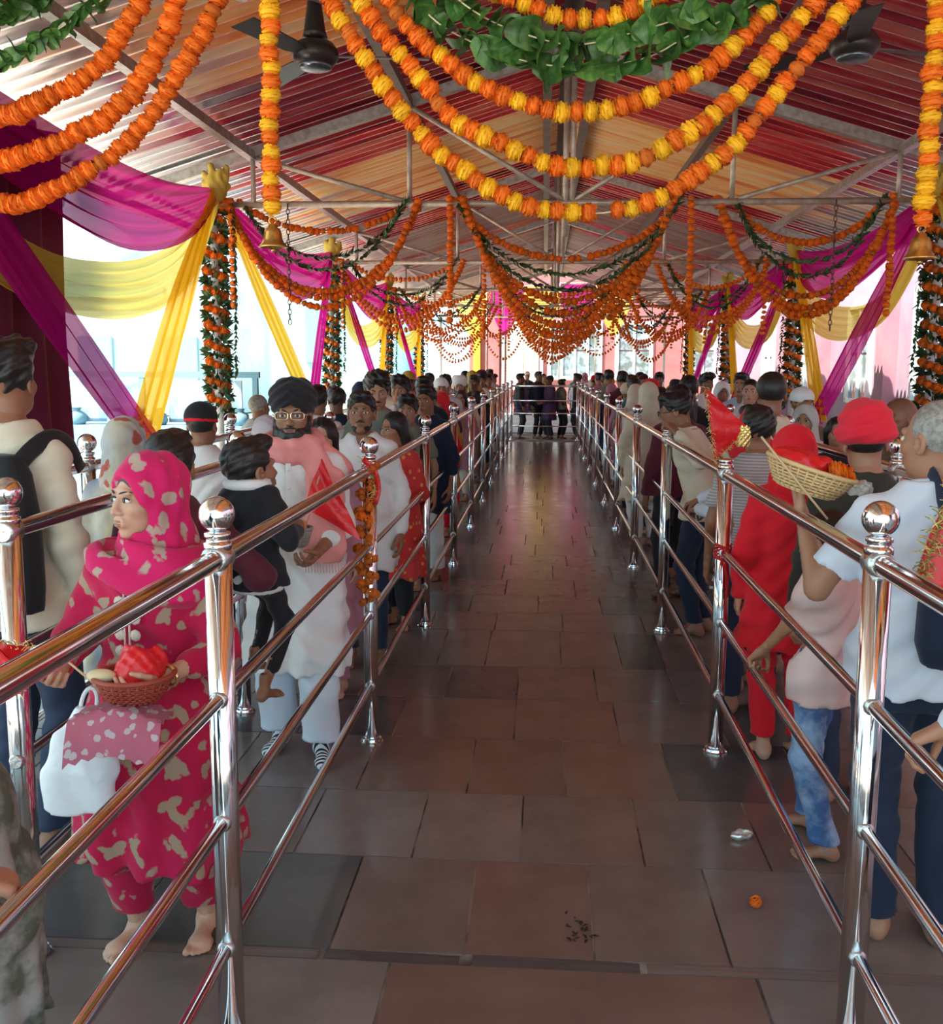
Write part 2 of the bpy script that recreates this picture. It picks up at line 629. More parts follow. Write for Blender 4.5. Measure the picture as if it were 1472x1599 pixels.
# pink building along the right
wr = empty('wall_right', (6.4, 0, 0))
struct(wr, 'pale pink side wall of the neighbouring building with white framed windows', 'wall')
MB().box((.15, 18, 2.6), (.3, 44, 5.6)).build('plaster', LILAC, wr)
for yc, w, h, gl in ((9.2, 1.3, 1.9, BLUEG), (12.9, 1.5, 2.0, BLUEG), (17.6, 1.5, 2.1, BLUEG), (21.5, 1.4, 1.9, GLASS), (26, 1.4, 1.9, GLASS), (30, 1.4, 1.9, GLASS)):
    window(wr, (0, yc, 2.0), w, h, 'x-', 2, 2, gl)
for yc in (11.1, 15.2, 19.6, 24, 28):
    MB().box((-.12, yc, 2.6), (.24, .5, 5.6)).build('pilaster', WHITE if yc < 12 else PINK, wr)
# far building closing the view
wf = empty('wall_far', (0, 40, 0))
struct(wf, 'rose pink facade closing the far end with a shutter and a wide white window', 'wall')
MB().box((8.6, .2, 3), (23, .4, 8)).build('plaster', ROSE, wf)
fr = window(wf, (1.15, 0, 2.35), 1.95, 2.1, 'y-', 4, 2, GLASS, .13)
window(wf, (3.4, 0, 2.35), 1.3, 2.1, 'y-', 2, 2, GLASS, .13)
window(wf, (6.0, 0, 2.35), 1.3, 2.1, 'y-', 2, 2, GLASS, .13)
sh = empty('shutter', (0, 0, 0)); sh.parent = wf
SHUT = mat('cream shutter', (0.80, 0.74, 0.62), 0.55)
for k in range(22):
    MB().box((-.85, -.05 - .01 * (k % 2), .9 + k * .12), (1.25, .05, .11)).build('slat', SHUT, sh)
MB().box((-1.6, -.06, 2.4), (.12, .14, 3.2)).build('shutter_guide', WHITE, wf)
MB().box((-.12, -.06, 2.4), (.12, .14, 3.2)).build('shutter_guide', WHITE, wf)
for xx in (-1.95, -2.6):
    MB().box((xx, -.2, 2.6), (.42 if xx > -2 else .25, .3, 5.2)).build('pilaster', YELW if xx < -2 else ROSE, wf)
ws = empty('steps_far', (0, 27.4, 0))
struct(ws, 'low white steps beyond the far barrier', 'steps')
for k in range(4):
    MB().box((0, k * .35, .05 + k * .05), (5.2, .34, .1 + .1 * k)).build('step', mat('white step', (.80, .79, .77), .6), ws)
# temple, stall and an added block outside, haze painted into their colours
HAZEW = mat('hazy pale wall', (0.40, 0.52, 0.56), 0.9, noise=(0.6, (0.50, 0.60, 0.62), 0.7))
HAZEB = mat('hazy blue tint', (0.20, 0.36, 0.43), 0.9)  # haze mixed into the blue of cornice, openings and stall
hz = empty('haze_block', (-27, 52, 0))
tag(hz, 'tall added cyan block standing in for the haze of the open side', 'building')
CYANW = mat('cyan haze wall', (0.17, 0.38, 0.45), 0.9, noise=(0.15, (0.34, 0.50, 0.56), 0.8))  # bright haze of the open side painted as the added block's colour
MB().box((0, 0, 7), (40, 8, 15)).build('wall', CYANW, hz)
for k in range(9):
    MB().box((-17 + k * 4.2, -4.05, 3.2), (1.5, .2, 2.6)).build('window_opening', HAZEB, hz)  # openings made up for the added block
hb = empty('pale_temple', (-19, 38, 0))
tag(hb, 'hazy pale domed temple building far outside on the open side', 'building')
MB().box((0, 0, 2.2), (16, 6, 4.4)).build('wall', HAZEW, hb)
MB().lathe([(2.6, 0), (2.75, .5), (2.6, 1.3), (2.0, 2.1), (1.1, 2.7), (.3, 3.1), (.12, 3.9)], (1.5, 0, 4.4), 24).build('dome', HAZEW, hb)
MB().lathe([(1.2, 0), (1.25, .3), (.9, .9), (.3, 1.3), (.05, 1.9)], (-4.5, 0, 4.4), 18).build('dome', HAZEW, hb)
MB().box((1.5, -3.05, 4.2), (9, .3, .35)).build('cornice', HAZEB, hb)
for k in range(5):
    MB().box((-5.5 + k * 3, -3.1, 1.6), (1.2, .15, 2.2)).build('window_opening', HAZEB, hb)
# ================================================================== RAILINGS
RAIL_Z = (1.25, 0.91, 0.60, 0.27)
BALL = MB()
BALL.lathe([(.0275, 0), (.030, .004), (.030, .012), (.024, .016), (.024, .022), (.016, .026)] , (0, 0, 1.285), 20)
prof = [(0.0425 * math.sin(t), 1.355 - 0.0425 * math.cos(t)) for t in [PI * k / 14 for k in range(15)]]
prof[0] = (.002, prof[0][1])
prof[-1] = (.002, prof[-1][1])
BALLM = MB().lathe(prof, (0, 0, 0), 28)
COLLM = MB().lathe([(.033, 1.272), (.033, 1.288), (.027, 1.290), (.027, 1.300), (.031, 1.302), (.031, 1.312), (.018, 1.316)], (0, 0, 0), 24)
POSTM = MB().tube([(0, 0, 0), (0, 0, 1.275)], 0.0325, 24)
FLAN = MB().lathe([(.052, 0), (.052, .006), (.046, .010), (.044, .020), (.0345, .024), (.0335, .030)], (0, 0, 0), 28, None, False)
WELDM = MB()
def shared(mb, name, m):
    me = mb.mesh(name)
    me.materials.append(m)
    return me
RM = dict(post=shared(POSTM, 'post', STEEL), ball=shared(BALLM, 'ball_finial', STEEL), collar=shared(COLLM, 'collar', STEEL), base=shared(FLAN, 'base_flange', STEEL))
TUBE1 = shared(MB().tube([(0, 0, 0), (0, 1, 0)], 0.0245, 16, cap=False), 'rail', STEEL)
TUBE2 = shared(MB().tube([(0, 0, 0), (0, 1, 0)], 0.0165, 14, cap=False), 'rail', STEEL)
RING = MB()
for k in range(12):
    pass
RINGM1 = shared(MB().tube([(0, -.036, 0), (0, -.028, 0), (0, .028, 0), (0, .036, 0)], [.0255, .034, .034, .0255], 14), 'weld_bead', WELD)
RINGM2 = shared(MB().tube([(0, -.038, 0), (0, -.030, 0), (0, .030, 0), (0, .038, 0)], [.0175, .023, .023, .0175], 12), 'weld_bead', WELD)

def railing(x, ys, label, ball_from=0, skip_ball=()):
    r = empty('railing', (x, ys[0], 0))
    tag(r, label, 'railing', 'queue railings')
    for i, yv in enumerate(ys):
        p = link('post', RM['post'], r, loc=(0, yv - ys[0], 0))
        link('base_flange', RM['base'], p)
        if i not in skip_ball:
            link('collar', RM['collar'], p)
            link('ball_finial', RM['ball'], p)
        else:
            link('post_cap', RM['collar'], p)
        if yv < 14:
            for q, z in enumerate(RAIL_Z):
                link('weld_bead', RINGM1 if q == 0 else RINGM2, p, loc=(0, 0, z))
    for i in range(len(ys) - 1):
        for q, z in enumerate(RAIL_Z):
            o = link('rail', TUBE1 if q == 0 else TUBE2, r, loc=(0, ys[i] - ys[0], z))
            o.scale = (1, ys[i + 1] - ys[i], 1)
    return r
YS = [0.20 + 2.13 * k for k in range(12)]
YS[1] = 2.34
YS[-1] = 24.2
railing(-0.765, YS, 'long steel railing between the central aisle and the woman in crimson')
railing(0.785, [YS[0] + .03] + [2.42] + YS[2:], 'long steel railing between the central aisle and the boy in jeans', skip_ball=(2, 3))
railing(-1.46, [2.68 + 2.13 * k for k in range(9)], 'inner steel railing behind the woman in crimson, with the backpack man beyond it')
railing(-2.05, [2.35 + 2.13 * k for k in range(9)], 'outer steel railing next to the yellow and magenta drapes on the open side')
railing(1.60, [4.75 - 2.13 + 2.13 * k for k in range(9)], 'inner steel railing behind the red turban, towards the pink wall')
# barrier closing the far end of the aisle
r = empty('barrier', (0.01, 24.25, 0))
tag(r, 'steel barrier closing the far end of the central aisle', 'barrier')
for q, z in enumerate((1.27, .93, .63, .33)):
    MB().tube([(-.76, 0, z), (.76, 0, z)], .026 if q == 0 else .016, 10).build('rail', STEEL, r)

# ================================================================== FLOWERS, LEAVES, GARLANDS
ORANGE = mat('marigold orange', (0.80, 0.125, 0.003), 0.75, noise=(30, (0.88, 0.22, 0.006), 0.7), sub=0.0, vary=0.10)
YELLOW = mat('marigold yellow', (0.90, 0.44, 0.004), 0.75, noise=(30, (0.95, 0.56, 0.02), 0.7), vary=0.08)
DRYOR = mat('dry marigold', (0.45, 0.085, 0.008), 0.85, noise=(40, (0.70, 0.18, 0.012), 0.8), vary=0.2)
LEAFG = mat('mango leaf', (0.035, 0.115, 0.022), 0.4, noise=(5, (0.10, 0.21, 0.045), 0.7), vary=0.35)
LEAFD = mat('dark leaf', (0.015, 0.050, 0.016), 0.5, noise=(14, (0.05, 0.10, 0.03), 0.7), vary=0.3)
THREAD = mat('garland thread', (0.75, 0.65, 0.40), 0.8)

def marigold_mesh(name, m, seed, petals=12, rings=5):
    """ruffled pompon, flattened along its local x (the thread runs along x), radius about 1"""
    r = random.Random(seed)
    mb = MB()
    core = []
    n = 10
    for i in range(6):
        t = -1 + 2 * i / 5
        row = []
        for k in range(n):
            a = 2 * PI * k / n
            rad = 0.86 * math.sqrt(max(0.04, 1 - t * t * 0.95)) * (1 + 0.12 * math.sin(a * 5 + i * 2.1))
            row.append((t * 0.60, rad * math.cos(a), rad * math.sin(a)))
        core.append(row)
    mb.grid(core, True, True)
    for i in range(rings):
        t = -0.78 + 1.56 * i / (rings - 1)
        for k in range(petals):
            a = 2 * PI * (k + 0.5 * (i % 2)) / petals + r.uniform(-.12, .12)
            ri = 0.62 * math.sqrt(max(0.1, 1 - t * t * 0.9))
            ro = (0.92 + r.uniform(-.06, .08)) * math.sqrt(max(0.25, 1 - t * t * 0.75))
            w = 0.34 + r.uniform(-.04, .05)
            ca, sa = math.cos(a), math.sin(a)
            tx, ty = -sa, ca
            x0 = t * 0.55
            x1 = t * 0.80 + r.uniform(-.08, .08)
            V = [(x0, ri * ca - w * .6 * tx, ri * sa - w * .6 * ty), (x0, ri * ca + w * .6 * tx, ri * sa + w * .6 * ty),
                 (x1 + .05, ro * .93 * ca + w * tx, ro * .93 * sa + w * ty), (x1 + r.uniform(-.05, .05), ro * 1.0 * ca, ro * 1.0 * sa), (x1 - .05, ro * .93 * ca - w * tx, ro * .93 * sa - w * ty)]
            mb.add(V, [(0, 1, 2, 3, 4)], True)
    me = mb.mesh(name)
    me.materials.append(m)
    return me
FL_O = [marigold_mesh('marigold', ORANGE, s) for s in (1, 2, 3)]
FL_Y = [marigold_mesh('marigold', YELLOW, s) for s in (4, 5)]
FL_D = [marigold_mesh('marigold', DRYOR, s, 7, 3) for s in (6, 7)]
def leaf_mesh(name, m, seed):
    """broad folded leaf, length 1 along +x, with a curl"""
    r = random.Random(seed)
    P = []
    for i in range(7):
        t = i / 6
        w = 0.30 * math.sin(PI * min(1, t * 0.93 + .07)) ** 0.7 + 0.01
        z = 0.22 * math.sin(t * PI * r.uniform(.8, 1.3))
        fold = r.uniform(.25, .55)
        P.append([(t, -w, z + w * fold), (t, -w * .5, z + w * .2), (t, 0, z), (t, w * .5, z + w * .25), (t, w, z + w * fold * 1.1)])
    mb = MB().grid(P)
    me = mb.mesh(name)
    me.materials.append(m)
    return me
LF = [leaf_mesh('leaf', LEAFG, s) for s in range(5)]
LFD = [leaf_mesh('leaf', LEAFD, s) for s in range(5, 9)]

def resample(pts, step):
    """Catmull-Rom through pts, evenly spaced"""
    P = [Vector(p) for p in pts]
    Q = [P[0] * 2 - P[1]] + P + [P[-1] * 2 - P[-2]]
    dense = []
    for i in range(1, len(Q) - 2):
        for k in range(16):
            t = k / 16
            a, b, c, d = Q[i - 1], Q[i], Q[i + 1], Q[i + 2]
            dense.append(0.5 * ((2 * b) + (c - a) * t + (2 * a - 5 * b + 4 * c - d) * t * t + (3 * b - a - 3 * c + d) * t ** 3))
    dense.append(P[-1])
    out = [(dense[0], (dense[1] - dense[0]).normalized())]
    acc = 0.0
    for i in range(1, len(dense)):
        seg = (dense[i] - dense[i - 1])
        L = seg.length
        while acc + L >= step and L > 1e-9:
            tt = (step - acc) / L
            p = dense[i - 1] + seg * tt
            out.append((p, seg.normalized()))
            dense[i - 1] = p
            seg = dense[i] - p
            L = seg.length
            acc = 0.0
        acc += L
    return out

def frame_of(d, roll=0.0):
    d = d.normalized()
    ref = Vector((0, 1, 0)) if abs(d.y) < .9 else Vector((0, 0, 1))
    b = d.cross(ref).normalized()
    c = d.cross(b)
    Mx = Matrix((d, b, c)).transposed()
    return Mx.to_4x4() @ Matrix.Rotation(roll, 4, 'X')

GR = random.Random(11)
def garland(pts, label, pattern, size, step=None, group=None, cat='garland', end_bell=False, thread=True, wild=0.0):
    """string of flower heads; every head is a part"""
    p0 = Vector(pts[0])
    root = empty('flower_garland', p0)
    tag(root, label, cat, group)
    S = resample(pts, step or size * 1.15)
    if thread:
        MB().tube([p - p0 for p, d in S], 0.004, 5, cap=False).build('thread', THREAD, root)
    last = S[-1][0]
    for i, (p, d) in enumerate(S):
        c = pattern[i % len(pattern)]
        if wild and GR.random() < wild:
            c = GR.choice('ODY' if 'Y' in pattern else 'OD')
        if wild and GR.random() < wild * .12:
            continue
        me = GR.choice({'O': FL_O, 'Y': FL_Y, 'D': FL_D}[c])
        o = bpy.data.objects.new('marigold', me)
        COL.objects.link(o)
        o.parent = root
        s = size * 0.5 * GR.uniform(.92, 1.12) * (0.86 if c == 'D' else 1)
        j = Vector((GR.uniform(-1, 1), GR.uniform(-1, 1), GR.uniform(-1, 1))) * size * .06
        o.matrix_local = Matrix.Translation(p - p0 + j) @ frame_of(d, GR.uniform(0, 6)) @ Matrix.Rotation(GR.uniform(-.15, .15), 4, 'Z') @ Matrix.Diagonal((s * GR.uniform(1.0, 1.2), s, s, 1))
    return root

def leaf_garland(pts, label, size, step, meshes, group=None, per=2):
    p0 = Vector(pts[0])
    root = empty('leaf_garland', p0)
    tag(root, label, 'leaf garland', group)
    S = resample(pts, step)
    MB().tube([p - p0 for p, d in S], 0.004, 5, cap=False).build('thread', THREAD, root)
    for i, (p, d) in enumerate(S):
        for q in range(per):
            o = bpy.data.objects.new('leaf', GR.choice(meshes))
            COL.objects.link(o)
            o.parent = root
            s = size * GR.uniform(.8, 1.2)
            Mx = frame_of(d, GR.uniform(0, 2 * PI)) @ Matrix.Rotation(GR.uniform(.25, 1.0), 4, 'Y') @ Matrix.Rotation(GR.uniform(-.5, .5), 4, 'X')
            o.matrix_local = Matrix.Translation(p - p0) @ Mx @ Matrix.Diagonal((s, s * 1.1, s, 1)) @ Matrix.Translation((-.25, 0, -.05))
    return root

# low-resolution heads for the many garlands further back: one mesh per garland
def low_head():
    V = []
    n = 7
    F = []
    for i, (t, r_) in enumerate(((-.6, .55), (0, 1.0), (.6, .55))):
        for k in range(n):
            a = 2 * PI * k / n + i * .4
            rr = r_ * (1.0 + (.14 if k % 2 else -.1))
            V.append((t, rr * math.cos(a), rr * math.sin(a)))
    for i in range(2):
        for k in range(n):
            F.append((i * n + k, i * n + (k + 1) % n, (i + 1) * n + (k + 1) % n, (i + 1) * n + k))
    F.append(tuple(reversed(range(n))))
    F.append(tuple(2 * n + k for k in range(n)))
    return np.array(V, float), F
LOWV, LOWF = low_head()
LEAFLOWV = np.array([(0, 0, 0), (.35, -.24, .1), (1, 0, .05), (.35, .24, .1)], float)
LEAFLOWF = [(0, 1, 2, 3)]
def far_string(mb, pts, size, step, leaf=False, rr=GR):
    for p, d in resample(pts, step):
        if leaf:
            for q in range(2):
                Mx = np.array(frame_of(d, rr.uniform(0, 6.3)) @ Matrix.Rotation(rr.uniform(.3, 1.0), 4, 'Y'))[:3, :3]
                V = (LEAFLOWV * size * rr.uniform(.8, 1.3)) @ Mx.T + np.array(p)
                mb.add(V.tolist(), LEAFLOWF, False)
        else:
            Mx = np.array(frame_of(d, rr.uniform(0, 6.3)))[:3, :3]
            V = (LOWV * size * .5 * rr.uniform(.9, 1.15)) @ Mx.T + np.array(p)
            mb.add(V.tolist(), LOWF, True)
def far_garland(pts, label, size, step, m, leaf=False, group=None):
    p0 = Vector(pts[0])
    root = empty('leaf_garland' if leaf else 'flower_garland', p0)
    tag(root, label, 'leaf garland' if leaf else 'garland', group)
    mb = MB()
    far_string(mb, [Vector(p) - p0 for p in pts], size, step, leaf)
    o = mb.build('leaves' if leaf else 'flower_heads', m, root)
    o['kind'] = 'stuff'
    return root

def xz(lst, y):
    return [(a, y + 0.02 * math.sin(a * 9), b) for a, b in lst]
T0 = TRUSS_Y[0] - .05
def ext(lst, first=None, last=None):
    return ([first] if first else []) + lst + ([last] if last else [])
# ---- the big swags hanging from the nearest truss
garland(xz(ext([(-.98, 3.32), (-.81, 3.05), (-.62, 2.8), (-.45, 2.63), (-.24, 2.49), (-.07, 2.41), (.08, 2.39), (.28, 2.39), (.51, 2.45), (.67, 2.55), (.81, 2.66), (.98, 2.87), (1.12, 3.05), (1.3, 3.28)], (-1.05, 3.44), (1.40, 3.44)), T0),
        'lowest of the big yellow and orange marigold swags over the aisle', 'OY', .098, .066, 'big marigold swags on the nearest truss', wild=.12)
garland(xz(ext([(-.85, 3.32), (-.74, 3.16), (-.56, 2.96), (-.39, 2.77), (-.19, 2.67), (.02, 2.59), (.19, 2.58), (.42, 2.61), (.64, 2.73), (.83, 2.89), (.96, 3.05), (1.09, 3.2), (1.15, 3.28)], (-.93, 3.44), (1.25, 3.44)), T0 - .03),
        'middle one of the three big yellow and orange marigold swags over the aisle', 'OY', .100, .067, 'big marigold swags on the nearest truss', wild=.10)
garland(xz(ext([(-.73, 3.32), (-.59, 3.15), (-.45, 3.03), (-.25, 2.9), (-.02, 2.82), (.13, 2.81), (.3, 2.82), (.55, 2.91), (.74, 3.02), (.93, 3.21), (.96, 3.29)], (-.82, 3.44), (1.05, 3.44)), T0 - .06),
        'big yellow and orange marigold swag right under the green leaf strings', 'OOY', .096, .066, 'big marigold swags on the nearest truss', wild=.2)
garland(xz(ext([(-.25, 3.31), (-.08, 3.23), (.09, 3.18), (.29, 3.19), (.45, 3.26), (.51, 3.29)], (-.38, 3.44), (.66, 3.44)), T0 - .1),
        'short marigold swag above the green leaf strings at the top', 'OY', .100, .068, 'big marigold swags on the nearest truss', wild=.1)
leaf_garland(xz(ext([(-.62, 3.32), (-.48, 3.18), (-.28, 3.07), (-.05, 3.0), (.21, 2.99), (.43, 3.02), (.57, 3.09), (.76, 3.18), (.9, 3.26)], (-.73, 3.44), (1.03, 3.44)), T0 - .08),
             'lower string of folded green leaves over the aisle', .18, .045, LF, 'green leaf strings on the nearest truss', 1)
leaf_garland(xz(ext([(-.45, 3.31), (-.28, 3.18), (-.08, 3.1), (.12, 3.07), (.35, 3.11), (.57, 3.17), (.68, 3.27)], (-.58, 3.44), (.84, 3.44)), T0 - .12),
             'upper string of folded green leaves just under the short swag', .18, .05, LF, 'green leaf strings on the nearest truss', 1)
gl = 'all-orange marigold swags on the open side'
garland(xz(ext([(-1.79, 3.34), (-1.91, 3.18), (-2.01, 3.04), (-2.17, 2.93), (-2.35, 2.85), (-2.54, 2.81)], (-1.74, 3.44), (-2.9, 2.78)), T0 - .05), 'upper all-orange marigold swag beside the maroon curtain', 'O', .104, .058, gl)
garland(xz(ext([(-1.65, 3.34), (-1.73, 3.15), (-1.85, 2.98), (-1.99, 2.84), (-2.21, 2.72), (-2.39, 2.66), (-2.55, 2.63)], (-1.61, 3.44), (-2.9, 2.62)), T0), 'middle all-orange marigold swag beside the maroon curtain', 'O', .108, .060, gl, wild=.08)
garland(xz(ext([(-1.48, 3.33), (-1.54, 3.2), (-1.66, 3.03), (-1.77, 2.9), (-1.88, 2.77), (-2.06, 2.63), (-2.25, 2.52), (-2.41, 2.46), (-2.56, 2.45)], (-1.45, 3.44), (-2.9, 2.45)), T0 + .03), 'lowest all-orange marigold swag crossing the top of the magenta drape', 'O', .098, .058, gl, wild=.15)
garland(xz([(-2.2, 3.36), (-2.38, 3.31), (-2.55, 3.29), (-2.8, 3.28)], T0 - .1), 'short piece of orange garland in the top corner above the leaf strings', 'O', .10, .07, gl)
leaf_garland(xz([(-1.9, 3.36), (-1.97, 3.31), (-2.09, 3.23), (-2.25, 3.13), (-2.4, 3.06), (-2.52, 3.05), (-2.8, 3.04)], T0 - .08), 'lower green leaf string near the orange swags of the open side', .12, .06, LF, 'green leaf strings of the open side', 2)
leaf_garland(xz([(-2.16, 3.36), (-2.27, 3.29), (-2.39, 3.24), (-2.51, 3.23), (-2.8, 3.22)], T0 - .12), 'upper green leaf string in the top corner of the open side', .16, .055, LF, 'green leaf strings of the open side', 3)

# ---- brass bells
BRASS = mat('brass', (0.80, 0.50, 0.14), 0.28, 0.9, noise=(20, (0.55, 0.30, 0.08), 0.5))
BELLP = [(.012, .10), (.020, .095), (.022, .085), (.034, .078), (.040, .060), (.044, .035), (.052, .012), (.064, .002), (.066, -.004), (.058, -.006), (.048, .010), (.004, .05)]
def bell(loc, label, s=1.0, group='brass bells under the trusses'):
    o = empty('brass_bell', loc)
    tag(o, label, 'bell', group)
    MB().lathe([(r_ * s, z * s) for r_, z in BELLP], (0, 0, 0), 24).build('bell_cup', BRASS, o)
    tor = []
    for k in range(13):
        a = 2 * PI * k / 12
        tor.append((.016 * s * math.cos(a), 0, .115 * s + .016 * s * math.sin(a)))
    MB().tube(tor, .004 * s, 6).build('ring', BRASS, o)
    MB().tube([(0, 0, .05 * s), (0, 0, -.01 * s)], .003 * s, 6).lathe([(.002 * s, -.026 * s), (.010 * s, -.022 * s), (.012 * s, -.014 * s), (.002 * s, -.005 * s)], (0, 0, 0), 10).build('clapper', BRASS, o)
    return o
garland([(-1.24, T0, 3.44), (-1.245, T0, 3.0), (-1.25, T0, 2.7), (-1.25, T0, 2.38)], 'hanging orange and yellow marigold string ending in a brass bell, near the open side', 'OY', .098, .060, 'hanging strings with bells', wild=.1)
garland([(1.65, T0, 3.44), (1.65, T0, 3.0), (1.65, T0, 2.7), (1.64, T0, 2.32)], 'hanging orange and yellow marigold string ending in a brass bell, near the pink wall', 'OY', .100, .060, 'hanging strings with bells', wild=.1)
bell((-1.25, T0, 2.245), 'brass bell under the hanging marigold string near the open side', 1.0)
bell((1.64, T0, 2.185), 'brass bell under the hanging marigold string near the pink wall', 1.08)

# ---- swags of the trusses further back
def parab(x0, x1, y, sag, z=3.36, n=9, skew=0.0):
    L = []
    for k in range(n):
        t = k / (n - 1)
        w = 4 * t * (1 - t)
        L.append((x0 + (x1 - x0) * t + skew * w, y + .03 * math.sin(7 * t + x0), z - sag * (w ** .85)))
    return L
BAYS = [  # x0, x1, sags of orange strings, sags of leaf strings, bay phrase
    (-3.35, -1.2, (.30, .88, .98, 1.10), (.55, .70), 'bay on the open side'),
    (-.95, 1.35, (.55, .98, 1.14, 1.28, 1.42), (.74, .86), 'middle bay'),
    (1.6, 3.5, (.42, .92, 1.02, 1.14), (.62, .74), 'bay by the pink wall')]
NUM = ['topmost', 'second', 'third', 'fourth', 'fifth', 'sixth', 'seventh']
for ti in (1, 2, 3, 4):
    ty = TRUSS_Y[ti]
    for bi, (x0, x1, so, sl, phrase) in enumerate(BAYS):
        x0, x1 = x0 + .0, x1 + .0
        items = [(s_, False) for s_ in so] + [(s_, True) for s_ in sl]
        items.sort()
        for q, (sg, isleaf) in enumerate(items):
            dx = .035 * q
            a, b2 = x0 + (0.22 if sg < .8 and bi != 1 else 0) + dx * .6, x1 - (0.18 if sg < .8 and bi != 1 else 0) - dx * .5
            P = parab(a, b2, ty + .03 - .025 * (q % 3), sg * GR.uniform(.96, 1.04), 3.36)
            lab = '%s %s string of the %s of the %s truss' % (NUM[q], 'green leaf' if isleaf else 'orange marigold', phrase, ORD[ti])
            grp = 'garlands on the trusses further back'
            if ti == 1 and not isleaf:
                garland(P, lab, 'OOD', .088, .066, grp, thread=False, wild=.15)
            elif isleaf:
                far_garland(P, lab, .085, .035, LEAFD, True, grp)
            else:
                far_garland(P, lab, .088, .070, ORANGE, False, grp)
    # free hanging strings
    for (hx, z1) in ((-.97, 2.11), (1.42, 2.3), (-3.2, 2.3), (3.35, 2.2)):
        lab = 'straight hanging marigold string %s, %s truss' % ({-.97: 'left of the middle bay', 1.42: 'right of the middle bay', -3.2: 'next to the open side column', 3.35: 'next to the pink wall column'}[hx], ORD[ti])
        P = [(hx, ty - .06, 3.36), (hx + .01, ty - .06, 2.9), (hx, ty - .06, z1)]
        if ti == 1:
            garland(P, lab, 'O', .085, .074, 'straight hanging strings', thread=False, wild=.1)
        else:
            far_garland(P, lab, .088, .080, ORANGE, False, 'straight hanging strings')
    for s in (-1, 1):
        hx = AX + s * 3.40
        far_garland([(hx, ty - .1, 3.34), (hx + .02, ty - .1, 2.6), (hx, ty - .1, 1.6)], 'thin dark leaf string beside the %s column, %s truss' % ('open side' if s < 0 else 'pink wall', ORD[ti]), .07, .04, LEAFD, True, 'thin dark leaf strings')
# denser curtain of thin swags at the far end, hung from cables stretched between the columns
for row in range(5):
    ty = 23.4 + row * .95
    cb = MB().tube([(AX - COLX, ty, 3.33), (AX, ty, 3.29), (AX + COLX, ty, 3.33)], .008, 6).build('support_cable', THREAD)
    tag(cb, 'thin support cable across the hall over the far end, %s from the camera' % NUM[row].replace('topmost', 'first'), 'cable', 'support cables')
    for q in range(5):
        c0 = (-2.3, -1.1, .1, 1.25, 2.4)[q] + GR.uniform(-.15, .15)
        w = GR.uniform(.6, 1.0)
        leafy = (row * 5 + q) % 4 == 0
        far_garland(parab(c0 - w, c0 + w, ty, GR.uniform(.7, 1.6), 3.31), 'thin %s swag %s from the open side on the %s far cable' % ('leaf' if leafy else 'marigold', NUM[q].replace('topmost', 'first'), NUM[row].replace('topmost', 'first')), .075, .075, LEAFD if leafy else ORANGE, leafy, 'dense far cluster of thin swags')

# ---- columns wound with marigold and leaf garlands
for ti in (1, 2, 3, 4):
    for s in (-1, 1):
        ty = TRUSS_Y[ti]
        cxx = AX + s * COLX
        zt, zb, pitch, R0 = 3.34, 1.22, .185, .092
        turns = (zt - zb) / pitch
        loc = Vector((cxx, ty, 0))
        side = 'open side' if s < 0 else 'pink wall side'
        root = empty('spiral_garland', loc)
        tag(root, 'orange and green garland wound round the %s column, %s truss' % (side, ORD[ti]), 'garland', 'garlands wound round the columns')
        n = int(turns * 9)
        lm = MB()
        om = MB()
        for k in range(n):
            a = 2 * PI * k / 9
            z = zt - (zt - zb) * k / n
            p = Vector((R0 * math.cos(a), R0 * math.sin(a), z))
            d = Vector((-math.sin(a), math.cos(a), -.25)).normalized()
            if ti == 1:
                o = bpy.data.objects.new('marigold', GR.choice(FL_O + FL_D[:1]))
                COL.objects.link(o)
                o.parent = root
                sz = .049 * GR.uniform(.9, 1.1)
                o.matrix_local = Matrix.Translation(p) @ frame_of(d, GR.uniform(0, 6)) @ Matrix.Diagonal((sz, sz, sz, 1))
            else:
                V = (LOWV * .049) @ np.array(frame_of(d, 0))[:3, :3].T + np.array(p)
                om.add(V.tolist(), LOWF, True)
            for q in range(6):
                a2 = a + q * .12
                p2 = Vector((R0 * .9 * math.cos(a2), R0 * .9 * math.sin(a2), z - pitch / 2 + GR.uniform(-.03, .03)))
                d2 = Vector((math.cos(a2), math.sin(a2), GR.uniform(-1, 1)))
                V = (LEAFLOWV * .11) @ np.array(frame_of(d2, GR.uniform(0, 6)))[:3, :3].T + np.array(p2)
                lm.add(V.tolist(), LEAFLOWF, False)
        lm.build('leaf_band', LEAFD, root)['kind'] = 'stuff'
        if ti > 1:
            om.build('flower_heads', ORANGE, root)['kind'] = 'stuff'

